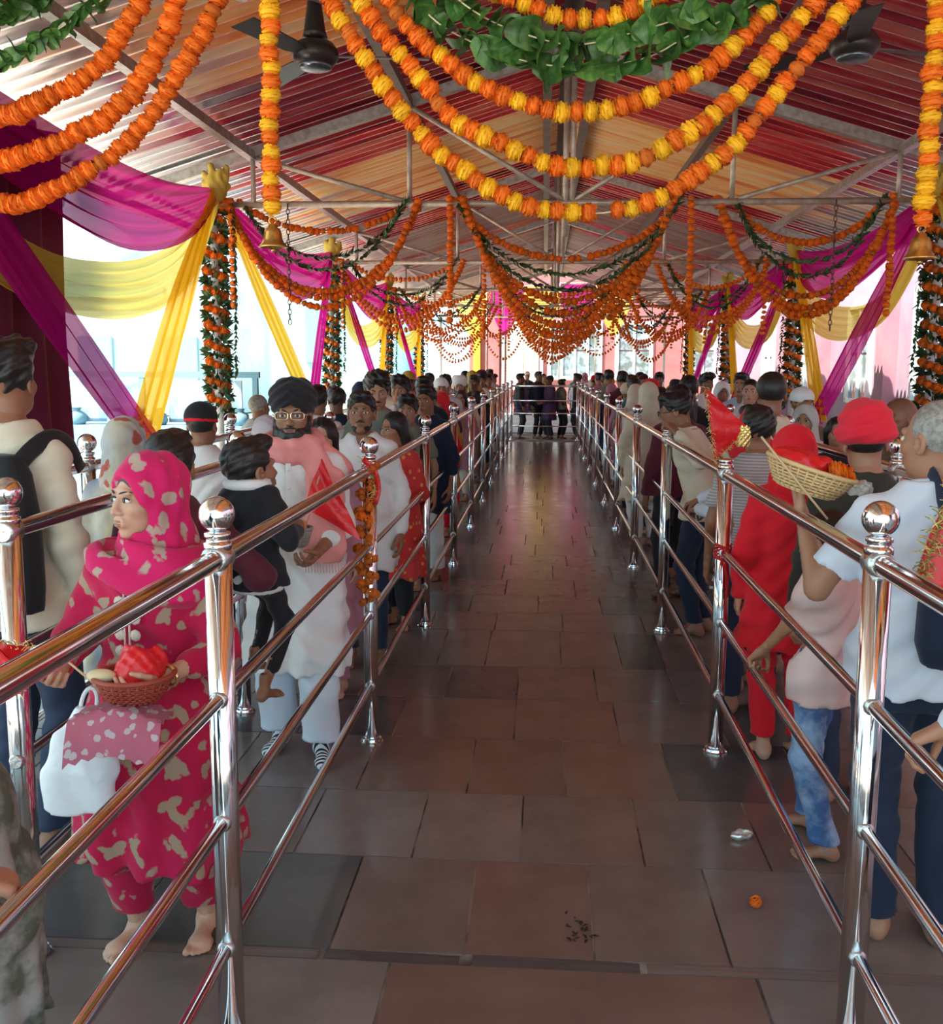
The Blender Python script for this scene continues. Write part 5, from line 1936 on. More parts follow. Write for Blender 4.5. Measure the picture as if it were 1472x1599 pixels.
person('small boy with dark fringe standing behind the woman in red and gold', (-1.03, 7.75, 0), yaw=0, h=1.48, tone='mid', top=(OLIVE, 'tee', .84, 'short'), bottom=(NAVY, 'pants', .1), hair='quiff', face={'open': .5}, res=.018, hres=.008)
person('man with swept dark hair looking over the boy with the fringe', (-1.20, 8.6, 0), yaw=-8, h=1.615, tone='mid', top=(LILACC, 'shirt', .84, 'long'), bottom=(NAVY, 'pants', .1), hair='quiff', face={'open': .5}, res=.018, hres=.008)
person('man in dark navy kurta with one arm hanging by the railing', (-.93, 8.15, 0), yaw=-15, h=1.545, tone='tan', top=(NAVY, 'kurta', .6, 'mid'), bottom=(WHITEC, 'pyjama', .1), hair='short', face={'open': .5}, res=.018, hres=.008)
person('woman under a bright red veil in the middle of the open side queue', (-1.06, 10.3, 0), yaw=0, h=1.42, fem=True, tone='mid', head=(0, 14, 0), top=(REDC, 'suit', .4, 'long'), bottom=(REDC, 'salwar', .1), hair='long', wear='hood', wearm=REDC, res=.02, hres=.009)
person('dark-haired man seen from behind between the outer railings', (-1.76, 7.9, 0), yaw=178, h=1.55, tone='tan', top=(WHITEC, 'shirt', .84, 'short'), bottom=(NAVY, 'pants', .1), hair='short', res=.018, hres=.008)
person('woman under a pale lilac scarf seen from behind', (-1.74, 6.35, 0), yaw=176, h=1.385, fem=True, tone='mid', top=(LILACC, 'suit', .45, 'long'), bottom=(WHITEC, 'salwar', .1), hair='long', wear='hood', wearm=LILACC, res=.018, hres=.009)
person('grey-haired person standing outside the outer railing', (-2.45, 8.7, 0), yaw=150, h=1.46, tone='tan', top=(cloth('dusty grey', (.28, .28, .30)), 'shirt', .84, 'long'), bottom=(NAVY, 'pants', .1), hair='grey', hairm=HAIRG, res=.02, hres=.009)
# small child in camouflage by the front corner
person('child in camouflage print outfit in the front corner by the railing', (-1.20, 2.05, 0), yaw=-60, h=1.02, tone='mid', hs=.9, lean=.18, top=(CAMO, 'kurta', .42, 'long'), bottom=(CAMO, 'salwar', .12), hair='short', res=.011, hres=.006)

person('person out at the frame edge resting fingers on the front railing', (-1.16, 1.28, 0), yaw=100, h=1.6, tone='mid', arms=(Vector((-.855, 1.36, .955)), None), hands=((.8, .4), (.4, .3)), palm=((0, 0, -1), None), top=(NAVY, 'shirt', .84, 'long'), bottom=(NAVY, 'pants', .1), hair='short', res=.014, hres=.0045)

# ================================================================== PEOPLE, pink wall side
RS = 'people in the queue on the pink wall side'
pg, I = person('grey-haired man in pale blue shirt seen from behind, raising an offering basket', (1.11, 2.98, 0), yaw=172, h=1.615, wd=1.1, tone='mid', head=(38, 0, 0), arms=((None), Vector((.80, 3.19, 1.25))), poles=(None, (.1, .3, -1)), hands=((.5, .3), (.55, .4)), palm=(None, (-.2, -.4, .9)), top=(WHITEB, 'shirt', .82, 'short'), bottom=(NAVY, 'pants', .08), hair='grey', hairm=HAIRG, face={'grey': 1}, res=.011, hres=.005, group=RS)
bq = empty('backpack', (1.17, 2.80, .90), math.radians(-8))
tag(bq, 'dark navy backpack on the back of the grey-haired man', 'backpack')
v = Vox((-.19, -.14, -.05), (.19, .10, .50), .010)
v.loft([(0.0, 0, -.02, .13, .06), (.06, 0, -.03, .15, .085), (.28, 0, -.025, .145, .08), (.40, 0, -.01, .11, .06), (.44, 0, 0, .07, .04)], .02, p=3)
v.ell((0, -.10, .12), (.11, .025, .10), .02)
link('pack_body', np_mesh('pack_body', *v.mesh(), mats=[NAVY]), bq)
for s in (-1, 1):
    MB().tube([p for p, d in resample([(s * .08, .0, .38), (s * .10, .08, .49), (s * .11, .17, .50), (s * .12, .26, .42)], .03)], .026, 8, squash=.25).build('shoulder_strap', NAVY, bq)

person('man in red wrapped turban and dark shirt seen from behind', (1.22, 3.98, 0), yaw=180, h=1.535, wd=1.05, tone='mid', head=(-6, 0, 4), arms=((None), (.25, -.02, .80)), hands=((.4, .3), (.75, .3)), top=(cloth('dark olive', (.030, .030, .024)), 'shirt', .84, 'long'), bottom=(DENIMD, 'pants', .1), hair='crop', wear='wrap', wearm=REDTURB, res=.012, hres=.005, group=RS)
# boy in jeans
pj, I = person('boy in pale pink tee shirt and washed blue jeans gripping the rail', (.99, 3.56, 0), yaw=-128, h=1.215, tone='mid', hs=.92, head=(-10, 8, 0), arms=((-.20, -.05, .83), Vector((.80, 3.72, .655))), hands=((.4, .3), (1.15, .1)), palm=((None), (0, 0, -1)), feet=((-.16, -.10, -10), (.11, .10, 25)), top=(PINKT, 'tee', .78, 'short'), bottom=(JEANS, 'jeans', .10), hair='crop', res=.010, hres=.005, group=RS)
person('woman in bright red suit and red head scarf seen from behind', (1.06, 4.42, 0), yaw=182, h=1.455, fem=True, wd=1.05, tone='fair', top=(REDC, 'suit', .60, 'long'), bottom=(REDC, 'pants', .12), hair='long', wear='hood', wearm=REDC, res=.013, hres=.006, group=RS)
person('dark-haired man in grey ribbed shirt seen from behind', (1.03, 5.02, 0), yaw=178, h=1.515, tone='tan', top=(GREYSH, 'shirt', .80, 'short'), bottom=(NAVY, 'pants', .1), hair='short', res=.014, hres=.006, group=RS)
person('tall dark-haired man in cream shirt seen from behind', (1.24, 5.75, 0), yaw=180, h=1.68, tone='tan', top=(CREAM, 'shirt', .84, 'long'), bottom=(NAVY, 'pants', .1), hair='crop', res=.015, hres=.007, group=RS)
prc, I = person('person in red cap and long red scarf over a white kurta, hands on the rail', (1.10, 5.75 - .35, 0), yaw=-150, h=1.50, tone='tan', arms=(Vector((.83, 5.72, .955)), Vector((.83, 5.45, .955))), hands=((.9, .2), (.9, .2)), palm=((0, 0, -1), (0, 0, -1)), top=(WHITEB, 'kurta', .62, 'long'), bottom=(DENIMD, 'pants', .1), hair='short', wear='cap', wearm=REDC, res=.015, hres=.007, group=RS)
v = Vox((-.3, -.3, .30), (.3, .3, 1.34), .013)
v.cap((-.09, -.05, 1.28), (-.10, -.14, 1.10), .07, .07, k=.03, flat=(1, .5, 1))
v.cap((-.10, -.15, 1.10), (-.10, -.19, .55), .07, .08, k=.03, flat=(1.1, .35, 1))
v.cap((.09, -.03, 1.28), (.12, .10, 1.22), .06, .06, k=.03)
v.cap((.10, .13, 1.22), (.06, .17, .40), .08, .10, k=.03, flat=(1.1, .35, 1))
v.cap((-.09, -.05, 1.28), (.09, .09, 1.29), .05, .05, k=.03)
v.plane((0, 0, -1), -.34)
v.warp(lambda X, Y, Z: .006 * np.sin(60 * X + 20 * Z))
link('scarf', np_mesh('scarf', *v.mesh(), mats=[REDC]), prc)
pgm, I = person('dark-haired man in profile with glasses leaning over the rail in a cream shirt', (1.02, 6.55, 0), yaw=-118, h=1.555, tone='tan', lean=.28, head=(14, 10, 0), arms=(Vector((.82, 6.75, 1.30)), Vector((.82, 6.35, 1.30))), hands=((.7, .2), (.7, .2)), palm=((0, 0, -1), (0, 0, -1)), top=(CREAM, 'shirt', .82, 'long'), bottom=(NAVY, 'pants', .1), hair='short', face={'open': .5}, res=.015, hres=.006, group=RS)
gb = MB()
for s in (-1, 1):
    gb.tube([(s * .033 + .022 * math.cos(2 * PI * k / 12), -.106, .003 + .016 * math.sin(2 * PI * k / 12)) for k in range(13)], .002, 6, cap=False)
    gb.tube([(s * .056, -.10, .006), (s * .080, .0, .004)], .002, 6)
gb.build('spectacles', BLACKC, pgm).data.transform(I['MH'])
person('dark-haired person in maroon with bowed head behind the leaning man', (.98, 7.55, 0), yaw=-160, h=1.57, tone='dark', head=(0, 18, 0), top=(MAROONC, 'shirt', .84, 'long'), bottom=(BLACKC, 'pants', .1), hair='short', res=.018, hres=.008, group=RS)
person('dark-haired woman in dark purple seen from behind', (1.14, 8.35, 0), yaw=175, h=1.50, fem=True, tone='tan', top=(cloth('dark purple', (.05, .02, .06)), 'suit', .5, 'long'), bottom=(BLACKC, 'salwar', .1), hair='plait', res=.018, hres=.008, group=RS)
person('person under a white hood and white shawl seen from behind', (.98, 9.8, 0), yaw=182, h=1.56, fem=True, wd=1.1, tone='mid', top=(CREAM, 'suit', .5, 'long'), bottom=(WHITEC, 'salwar', .1), hair='long', wear='hood', wearm=CREAM, res=.018, hres=.008, group=RS)
person('bald dark man facing sideways by the inner railing', (1.80, 5.35, 0), yaw=-60, h=1.555, tone='dark', top=(BROWN, 'shirt', .84, 'long'), bottom=(NAVY, 'pants', .1), hair='bald', face={'open': .5}, res=.016, hres=.007, group=RS)
person('girl with parted dark hair looking at the camera from the second row', (1.83, 6.55, 0), yaw=-14, h=1.40, fem=True, tone='mid', top=(BLACKC, 'suit', .5, 'long'), bottom=(BLACKC, 'salwar', .1), hair='long', face={'open': .56}, res=.018, hres=.007, group=RS)
person('woman with pale scarf behind the girl with parted hair', (1.84, 7.4, 0), yaw=-25, h=1.44, fem=True, tone='mid', top=(LILACC, 'suit', .5, 'long'), bottom=(WHITEC, 'salwar', .1), hair='long', wear='hood', wearm=cloth('grey scarf', (.42, .42, .40)), face={'open': .5}, res=.018, hres=.008, group=RS)
person('man with short hair facing the camera beyond the inner railing', (1.92, 9.8, 0), yaw=-15, h=1.60, tone='fair', top=(WHITEC, 'shirt', .84, 'long'), bottom=(NAVY, 'pants', .1), hair='crop', face={'open': .5}, res=.02, hres=.008, group=RS)
person('boy in red bandana facing the camera beyond the inner railing', (1.86, 8.9, 0), yaw=-10, h=1.46, tone='mid', top=(REDC, 'shirt', .84, 'short'), bottom=(NAVY, 'pants', .1), hair='crop', wear='band', wearm=REDC, face={'open': .5}, res=.02, hres=.008, group=RS)
# person at the edge of the frame whose hand rests on the rail
person('person in white cuffs at the frame edge resting a hand on the second rail', (1.17, 2.02, 0), yaw=-95, h=1.62, tone='mid', poles=(None, (0, .5, -1)), arms=(None, Vector((.835, 2.13, .945))), hands=((.4, .3), (.75, .7)), palm=(None, (0, 0, -1)), top=(WHITEB, 'shirt', .84, 'long'), bottom=(NAVY, 'pants', .1), hair='short', res=.012, hres=.0045, group=RS)

# ================================================================== PEOPLE further back: a few figures copied along the lanes
PALM_ = [('white', WHITEC), ('black', BLACKC), ('navy', NAVY), ('maroon', MAROONC), ('grey-green', OLIVE), ('red', REDC), ('lilac', LILACC), ('cream', CREAM), ('brown', BROWN), ('sky blue', SKYC), ('mauve', MAUVE),
         ('teal', cloth('teal', (.03, .14, .14))), ('mustard', cloth('mustard', (.42, .26, .04))), ('green', cloth('leaf green', (.03, .22, .06))), ('dark purple', cloth('plum', (.06, .02, .07)))]
PAL = dict(PALM_)
PROTO = {}
def proto(kind):
    if kind not in PROTO:
        kw = dict(res=.024, hres=.011, detail=False)
        if kind == 'man':
            r_ = person('x', (0, 0, 0), 0, 1.6, tone='tan', top=(WHITEC, 'shirt', .84, 'long'), bottom=(NAVY, 'pants', .1), hair='short', face={'open': .5}, **kw)
        elif kind == 'man_short':
            r_ = person('x', (0, 0, 0), 0, 1.6, tone='mid', top=(WHITEC, 'shirt', .84, 'short'), bottom=(NAVY, 'pants', .1), hair='quiff', wear='moustache', face={'open': .5}, head=(15, 5, 0), **kw)
        elif kind == 'kurta':
            r_ = person('x', (0, 0, 0), 0, 1.6, tone='tan', top=(WHITEC, 'kurta', .52, 'long'), bottom=(NAVY, 'pyjama', .1), hair='crop', wear=[('cap', REDC)], arms=((-.1, -.25, 1.0), (.1, -.25, 1.0)), face={'open': .5}, **kw)
        elif kind == 'turban':
            r_ = person('x', (0, 0, 0), 0, 1.58, tone='tan', top=(WHITEC, 'kurta', .60, 'long'), bottom=(NAVY, 'pyjama', .1), hair=None, wear=[('turban', REDTURB), ('beard', HAIRB)], face={'open': .5}, **kw)
        elif kind == 'veil':
            r_ = person('x', (0, 0, 0), 0, 1.46, fem=True, tone='mid', top=(WHITEC, 'suit', .45, 'long'), bottom=(NAVY, 'salwar', .1), hair='long', wear='hood', wearm=WHITEC, face={'open': .5}, head=(-10, 6, 0), **kw)
        elif kind == 'woman':
            r_ = person('x', (0, 0, 0), 0, 1.48, fem=True, tone='mid', top=(WHITEC, 'suit', .48, 'mid'), bottom=(NAVY, 'salwar', .1), hair='plait', face={'open': .5}, head=(12, 4, 0), **kw)
        PROTO[kind] = [r_[0], False]
    return PROTO[kind]
KW = {'man': 'man in %s shirt', 'man_short': 'man in %s short-sleeved shirt', 'kurta': 'man in %s kurta and cap', 'turban': 'turbaned man in %s kurta', 'veil': 'woman under %s veil', 'woman': 'woman with plaited hair in %s suit'}
CR = random.Random(21)
def far_person(kind, loc, yaw, h, colname, label, wearcol=None, botcol='navy', tone=None, group='people far back in the queue'):
    P = proto(kind)
    if not P[1]:
        r_ = P[0]
        P[1] = True
    else:
        r_ = copy_tree(P[0])
    base = {'man': 1.6, 'man_short': 1.6, 'kurta': 1.6, 'turban': 1.62, 'veil': 1.46, 'woman': 1.48}[kind]
    r_.location = loc
    r_.rotation_euler = (0, 0, math.radians(yaw))
    s = h / base
    r_.scale = (1.0 * (.5 + .5 * s), 1.0 * (.5 + .5 * s), s)
    tag(r_, label, 'person', group)
    for ch in r_.children:
        nm = ch.name.split('.')[0]
        m_ = None
        if nm in ('shirt', 'kurta', 'kameez'):
            m_ = PAL[colname]
        elif nm == 'trousers':
            m_ = PAL[botcol]
        elif nm in ('cap', 'turban'):
            m_ = PAL[wearcol or 'red']
        elif nm == 'head_scarf':
            m_ = PAL[wearcol or colname]
        elif nm == 'body' and tone:
            m_ = skin(tone)
        if m_ is not None and ch.material_slots:
            ch.material_slots[0].link = 'OBJECT'
            ch.material_slots[0].material = m_
    return r_
ORDN = ['first', 'second', 'third', 'fourth', 'fifth', 'sixth', 'seventh', 'eighth', 'ninth', 'tenth', 'eleventh', 'twelfth', 'thirteenth', 'fourteenth', 'fifteenth', 'sixteenth', 'seventeenth', 'eighteenth', 'nineteenth', 'twentieth', 'twenty-first', 'twenty-second', 'twenty-third', 'twenty-fourth']
def lane(x, ys, yaw, kinds, lane_label, hr=(1.5, 1.66), jx=.10):
    for i, yv in enumerate(ys):
        k = kinds[i % len(kinds)]
        c = CR.choice(PALM_)[0]
        bc = CR.choice(['navy', 'black', 'cream', 'white', 'brown'])
        h = CR.uniform(*hr) - (.10 if k in ('veil', 'woman') else 0)
        far_person(k, (x + CR.uniform(-jx, jx), yv, 0), yaw + CR.uniform(-25, 25), h, c, '%s, %s %s' % (KW[k] % c, ORDN[i], lane_label), CR.choice(['red', 'white', 'navy', 'mustard', 'cream', 'mauve', 'maroon']), bc, CR.choice(['mid', 'tan', 'tan', 'dark']))
lane(-1.10, [9.2] + [10.95 + .72 * k for k in range(17)], 0, ['man', 'veil', 'kurta', 'man_short', 'woman', 'turban', 'man'], 'far face of the open side queue')
lane(-1.76, [9.0 + 1.05 * k for k in range(13)], 180, ['man_short', 'veil', 'man', 'woman', 'kurta'], 'in the open side row walking away')
lane(1.14, [8.95, 10.5] + [11.2 + .74 * k for k in range(16)], 180, ['man', 'woman', 'kurta', 'veil', 'man_short', 'turban', 'man'], 'of the pink wall row seen from behind')
lane(1.95, [7.9] + [10.8 + 1.0 * k for k in range(12)], 0, ['kurta', 'man', 'veil', 'man_short', 'woman'], 'of the pink wall row facing the camera')
for i, (x, h, k, c) in enumerate(((-.58, 1.55, 'man', 'black'), (-.15, 1.60, 'man', 'navy'), (.13, 1.50, 'kurta', 'dark purple'), (.41, 1.42, 'man_short', 'grey-green'), (.80, 1.55, 'man', 'black'))):
    far_person(k, (x, 24.75 + .12 * (i % 2), 0), (100, 40, -60, 120, -80)[i], h, c, '%s of five dark figures just beyond the far barrier' % ORDN[i].capitalize(), 'black', 'black', 'dark', 'dark figures beyond the barrier')
lane(-.4, [28.6, 29.4, 30.2], 20, ['veil', 'kurta', 'woman'], 'in the sun beyond the barrier, shutter side', jx=.5)
lane(.9, [28.9, 29.8, 30.6], -20, ['turban', 'veil', 'man'], 'in the sun beyond the barrier, window side', jx=.5)
# ================================================================== THINGS HELD, HUNG AND DROPPED
GOLDT = mat('gold tinsel', (.85, .60, .16), .3, .85, noise=(60, (.95, .80, .40), .8))
GREENT = mat('green gold tinsel', (.30, .34, .08), .35, .6, noise=(60, (.80, .65, .25), .9))
REDSAT = mat('red satin', (.72, .012, .018), .38, 0, .5, bump=(16, .5, .02))
WICKR = mat('red cane', (.36, .055, .03), .5, bump=(90, .4, .003))
WICKY = mat('pale cane', (.68, .46, .22), .6, bump=(90, .4, .003))
BAMB = mat('bamboo stick', (.62, .42, .24), .6)
def basket(loc, label, R1, R2, H, m, tilt=(0, 0), n=28, rows=5, rim=True):
    """woven basket: stakes, weave rings and a floor"""
    o = empty('offering_basket', loc)
    o.rotation_euler = (tilt[0], tilt[1], 0)
    tag(o, label, 'basket')
    st = MB()
    for k in range(n):
        a = 2 * PI * k / n
        st.tube([(R1 * math.cos(a), R1 * math.sin(a), 0), ((R1 * .4 + R2 * .6) * math.cos(a), (R1 * .4 + R2 * .6) * math.sin(a), H * .5), (R2 * math.cos(a), R2 * math.sin(a), H)], .0035, 5)
    st.build('stakes', m, o)
    wv = MB()
    for q in range(rows * 2):
        t = (q + .5) / (rows * 2)
        r_ = R1 + (R2 - R1) * (t ** .8)
        P = []
        for k in range(n * 2 + 1):
            a = PI * k / n
            P.append(((r_ + .004 * (1 if (k + q) % 2 else -1)) * math.cos(a), (r_ + .004 * (1 if (k + q) % 2 else -1)) * math.sin(a), t * H))
        wv.tube(P, H / (rows * 4.4), 5, cap=False)
    wv.build('weave', m, o)
    MB().lathe([(R1, .004), (R1, -.004)], (0, 0, 0), n).build('basket_floor', m, o)
    ringtube((0, 0, H), R2 + .002, n, .007).build('rim', m, o)
    return o
def mound(loc, label, r, m, name='offering_cloth', seed=0, cat='cloth', tilt=(0, 0)):
    v = Vox((-r[0] * 1.3, -r[1] * 1.3, -.03), (r[0] * 1.3, r[1] * 1.3, r[2] * 1.5), min(r) * .09)
    rr = random.Random(seed)
    v.ell((0, 0, 0), r, 0)
    for k in range(7):
        v.ell((rr.uniform(-.6, .6) * r[0], rr.uniform(-.6, .6) * r[1], rr.uniform(.2, .7) * r[2]), (r[0] * .4, r[1] * .35, r[2] * .5), .015)
    v.plane((0, 0, -1), .012)
    f = 1.0 / max(r[0], .01)
    v.warp(lambda X, Y, Z: .004 * np.sin(9 * f * X + 5 * f * Y) * np.sin(7 * f * Z + 6 * f * Y))
    o = link(name, np_mesh(name, *v.mesh(), mats=[m]), None, loc=loc)
    o.rotation_euler = (tilt[0], tilt[1], 0)
    tag(o, label, cat)
    return o
def fringe(parent, pts, m, length=.03, name='tinsel_fringe', dens=.006, seed=0):
    rr = random.Random(seed)
    mb = MB()
    for p, d in resample(pts, dens):
        for q in range(2):
            e = p + Vector((rr.uniform(-1, 1), rr.uniform(-1, 1), rr.uniform(-1, .6))).normalized() * length * rr.uniform(.6, 1.2)
            mb.tube([p, (p + e) / 2 + Vector((0, 0, .004)), e], .0016, 3, cap=False)
    o = mb.build(name, m, parent)
    o['kind'] = 'stuff'
    return o
# woman in crimson: basket, cloth, flag, bag
bw = basket((-1.035, 2.47, .855), 'small red cane basket of offerings held by the woman in crimson', .060, .098, .065, WICKR)
mound((-1.025, 2.475, .915), 'red cloth bundle with a coconut in the red cane basket', (.062, .06, .07), REDSAT, seed=2)
v = Vox((-.09, -.09, -.06), (.09, .09, .07), .006)
v.ell((0, 0, 0), (.040, .024, .018), 0)
o = link('banana', np_mesh('banana', *v.mesh(), mats=[mat('banana skin', (.75, .62, .36), .5)]), None, loc=(-1.105, 2.43, .925))
tag(o, 'pale banana lying on the edge of the red cane basket', 'fruit')
foil = empty('foil_wrap', (-1.05, 2.405, .845))
tag(foil, 'pink patterned foil cloth held under the red cane basket', 'cloth')
P = []
for i in range(15):
    row = []
    for j in range(11):
        u, w = i / 14 - .5, j / 10 - .5
        row.append((u * .24, w * .13 - .01, .012 + .035 * math.sin(u * 5.5 + .3) * 0 - .10 * abs(u) ** 1.6 - .5 * max(0, -w - .2) ** 1.3 + .006 * math.sin(u * 40 + w * 25)))
    P.append(row)
MB().grid(P).build('cloth', print_mat('pink foil print', (.42, .11, .17), (.55, .46, .50), 34, .30, (1, 1, 1)), foil)
bag = empty('carrier_bag', (-1.20, 2.50, .80))
tag(bag, 'white plastic carrier bag hanging from the hand of the woman in crimson', 'bag')
v = Vox((-.13, -.08, -.31), (.13, .08, .06), .007)
v.loft([(-.27, -.02, 0, .105, .035), (-.15, -.01, 0, .095, .042), (-.05, .01, 0, .065, .032), (.02, .02, 0, .026, .018)], .01, p=3)
v.warp(lambda X, Y, Z: .006 * np.sin(50 * X + 22 * Z) * np.sin(16 * Z + 40 * Y))
link('bag_body', np_mesh('bag_body', *v.mesh(), mats=[mat('white plastic', (.76, .79, .84), .35, 0, .5, bump=(14, .5, .02))]), bag)
MB().tube([p for p, d in resample([(.0, 0, .0), (.015, 0, .05), (.035, 0, .07), (.05, 0, .05), (.045, 0, 0)], .01)], .006, 6, squash=.4).build('bag_handle', MATS['white plastic'], bag)
def flag(loc, label, pts, stick, m=REDSAT, gold=True, thick=.004, seed=0):
    f = empty('votive_flag', loc)
    tag(f, label, 'flag')
    A = [Vector(p) for p in pts]          # triangle corners, base edge first two
    rows = []
    for i in range(13):
        t = i / 12
        row = []
        for j in range(9):
            w = j / 8
            p = (A[0] * (1 - w) + A[1] * w) * (1 - t) + A[2] * t
            row.append(p + Vector((0, .012 * math.sin(t * 9 + w * 5), 0)))
        rows.append(row)
    mb = MB().grid(rows)
    mb.grid([[p + Vector((0, thick, 0)) for p in r_] for r_ in rows])
    mb.build('flag_cloth', m, f)
    if gold:
        fringe(f, [A[0] * .999 + A[1] * .001, (A[0] + A[2]) / 2, A[2]], GOLDT, .022, seed=seed)
        fringe(f, [A[0], (A[0] + A[1]) / 2, A[1]], GOLDT, .018, seed=seed + 1)
    if stick:
        MB().tube(stick, .0035, 6).build('stick', BAMB, f)
    return f
flag((-1.22, 2.44, .985), 'red votive flag with gold edging on a stick, held by the woman in crimson', [(-.24, 0, .03), (-.24, .0, -.11), (.0, 0, .0)], [(-.01, -.01, .01), (.155, -.03, -.115)], seed=3)
flag((-1.36, 2.36, 1.00), 'red pointed pennant with beaded edge behind the front railing', [(-.05, 0, -.12), (.09, 0, -.10), (.00, 0, .09)], None, seed=5)
# man in black turban: small basket and flag
basket((-1.0, 4.02, .985), 'small grey woven basket held by the man in the black turban', .050, .072, .07, mat('grey cane', (.30, .27, .24), .6))
mound((-1.0, 4.02, 1.05), 'orange flower offering inside the small grey basket', (.05, .05, .03), mat('saffron petals', (.75, .26, .10), .8), seed=4)
flag((-.875, 4.08, 1.10), 'red votive flag on a stick in front of the salmon scarf', [(-.10, 0, .03), (.14, 0, -.10), (-.02, 0, .23)], [(-.03, 0, .16), (-.10, -.02, -.10)], gold=False)
# white bundle of the woman in red and gold
mound((-.93, 6.30, .975), 'pale folded bundle held by the woman in red and gold', (.10, .06, .06), WHITEC, seed=6)
# raised basket on the other side
bz = basket((.80, 3.20, 1.33), 'pale cane basket of offerings raised above the railing', .085, .135, .075, WICKY, (.05, .30), 30, 4)
mound((.785, 3.20, 1.405), 'red satin cloth heaped in the raised pale basket', (.095, .085, .05), REDSAT, seed=8, tilt=(.05, .30))
o = link('marigold', FL_O[0], None, loc=(.905, 3.17, 1.375))
o.scale = (.045, .045, .045)
tag(o, 'orange marigold at the edge of the raised pale basket', 'flower')
o = link('marigold', FL_O[1], None, loc=(.875, 3.13, 1.395))
o.scale = (.035, .035, .035)
tag(o, 'smaller orange marigold leaning on the first in the raised basket', 'flower')
st = MB().tube([(.645, 3.10, 1.50), (.84, 3.06, 1.26)], .0035, 6).build('stick', BAMB)
tag(st, 'thin bamboo stick leaning across the raised pale basket', 'stick')
mound((.955, 3.16, 1.335), 'clear plastic packet at the end of the raised basket', (.035, .035, .025), mat('clear packet', (.75, .72, .66), .15, 0, .6, trans=.5), seed=9, cat='packet')
# red chunari with gold tinsel held above the railing
flag((.80, 4.72, 1.28), 'red chunari cloth with thick gold tinsel edge held up above the railing', [(-.02, 0, .0), (.13, .02, .15), (-.075, 0, .335)], [(.0, .02, -.1), (-.06, .02, .30)], seed=9)
mound((.905, 4.74, 1.36), 'crumpled gold tinsel bunch beside the red chunari', (.03, .03, .07), GOLDT, seed=10, name='tinsel_bunch', cat='tinsel')
# pointed red cloth with green tinsel at the frame edge
cn = empty('votive_cone', (.905, 2.40, 1.20))
tag(cn, 'pointed red cloth edged with green and gold tinsel by the last post', 'cloth')
v = Vox((-.10, -.06, -.02), (.12, .06, .30), .007)
v.loft([(0, .03, 0, .075, .03), (.12, .035, 0, .050, .024), (.27, .05, 0, .006, .006)], 0)
link('cloth', np_mesh('cloth', *v.mesh(), mats=[REDSAT]), cn)
fringe(cn, [(-.04, -.03, .0), (-.012, -.028, .12), (.045, -.01, .28)], GREENT, .035, dens=.004, seed=11)
fringe(cn, [(.10, -.03, .0), (.085, -.028, .12), (.055, -.01, .28)], GREENT, .03, dens=.005, seed=12)
# garland twisted round the second post of the aisle railing
gp = empty('post_garland', (-.765, 4.46, 0))
tag(gp, 'withered marigold and tinsel garland tied round the post before the bearded man', 'garland')
GR2 = random.Random(5)
for k in range(46):
    t = k / 45
    z = 1.27 - .62 * t
    a = k * 1.05
    o = bpy.data.objects.new('marigold', GR2.choice(FL_D * 3 + FL_O[:1]))
    COL.objects.link(o)
    o.parent = gp
    sz = .020 * GR2.uniform(.8, 1.3)
    o.matrix_local = Matrix.Translation((.036 * math.cos(a) - .018 * math.sin(t * 3), -.036 * abs(math.sin(a)) - .01, z)) @ frame_of(Vector((GR2.uniform(-1, 1), GR2.uniform(-1, 1), GR2.uniform(-1, 1)))) @ Matrix.Diagonal((sz, sz, sz, 1))
fringe(gp, [(-.03, -.03, 1.30), (.02, -.04, 1.24), (.035, -.035, 1.12)], GOLDT, .03, seed=2)
MB().tube([p for p, d in resample([(-.02, -.035, 1.30), (.03, -.04, 1.25), (.045, -.03, 1.17), (.03, -.04, 1.10)], .02)], .012, 8, squash=.3).build('red_ribbon', REDSAT, gp)
# red thread on the post opposite
rt_ = empty('thread_knot', (.785, 4.46, .91))
tag(rt_, 'red votive thread knotted round the post beside the red suited woman', 'thread')
mb = MB()
for k in range(7):
    mb.tube([(.036 * math.cos(2 * PI * j / 14), .036 * math.sin(2 * PI * j / 14), -.03 + k * .010 + .006 * math.sin(j + k)) for j in range(15)], .004, 5)
for k in range(5):
    mb.tube([(-.01, -.036, -.02), (-.02 + .01 * k, -.042, -.07 - .01 * k), (-.015 + .008 * k, -.04, -.12 - .015 * k)], .0022, 4)
mb.build('thread_loops', mat('red thread', (.55, .015, .02), .8), rt_)
# litter on the floor
cup = empty('foil_cup', (.743, 3.602, 0), .4)
tag(cup, 'crushed silver foil cup lying on the stone floor', 'litter')
v = Vox((-.06, -.06, -.01), (.06, .06, .05), .004)
v.ell((0, 0, .014), (.045, .026, .018), 0)
v.ell((.004, -.006, .026), (.034, .018, .014), .004, 's')
v.plane((0, 0, -1), 0)
v.warp(lambda X, Y, Z: .003 * np.sin(160 * X + 90 * Y) * np.sin(140 * Y + 60 * Z))
link('cup_shell', np_mesh('cup_shell', *v.mesh(), mats=[mat('crumpled foil', (.72, .70, .66), .3, .7)]), cup)
o = link('marigold', FL_O[2], None, loc=(.695, 3.116, .018))
o.scale = (.02, .022, .022)
o.rotation_euler = (.3, 1.2, 0)
tag(o, 'single orange marigold head lying on the stone floor', 'flower')
dl = empty('dried_sprig', (.131, 2.919, .001))
tag(dl, 'blackened dried leaf sprig trodden on the stone floor', 'litter')
LR = random.Random(4)
DRYL = mat('blackened leaf', (.018, .014, .010), .7)
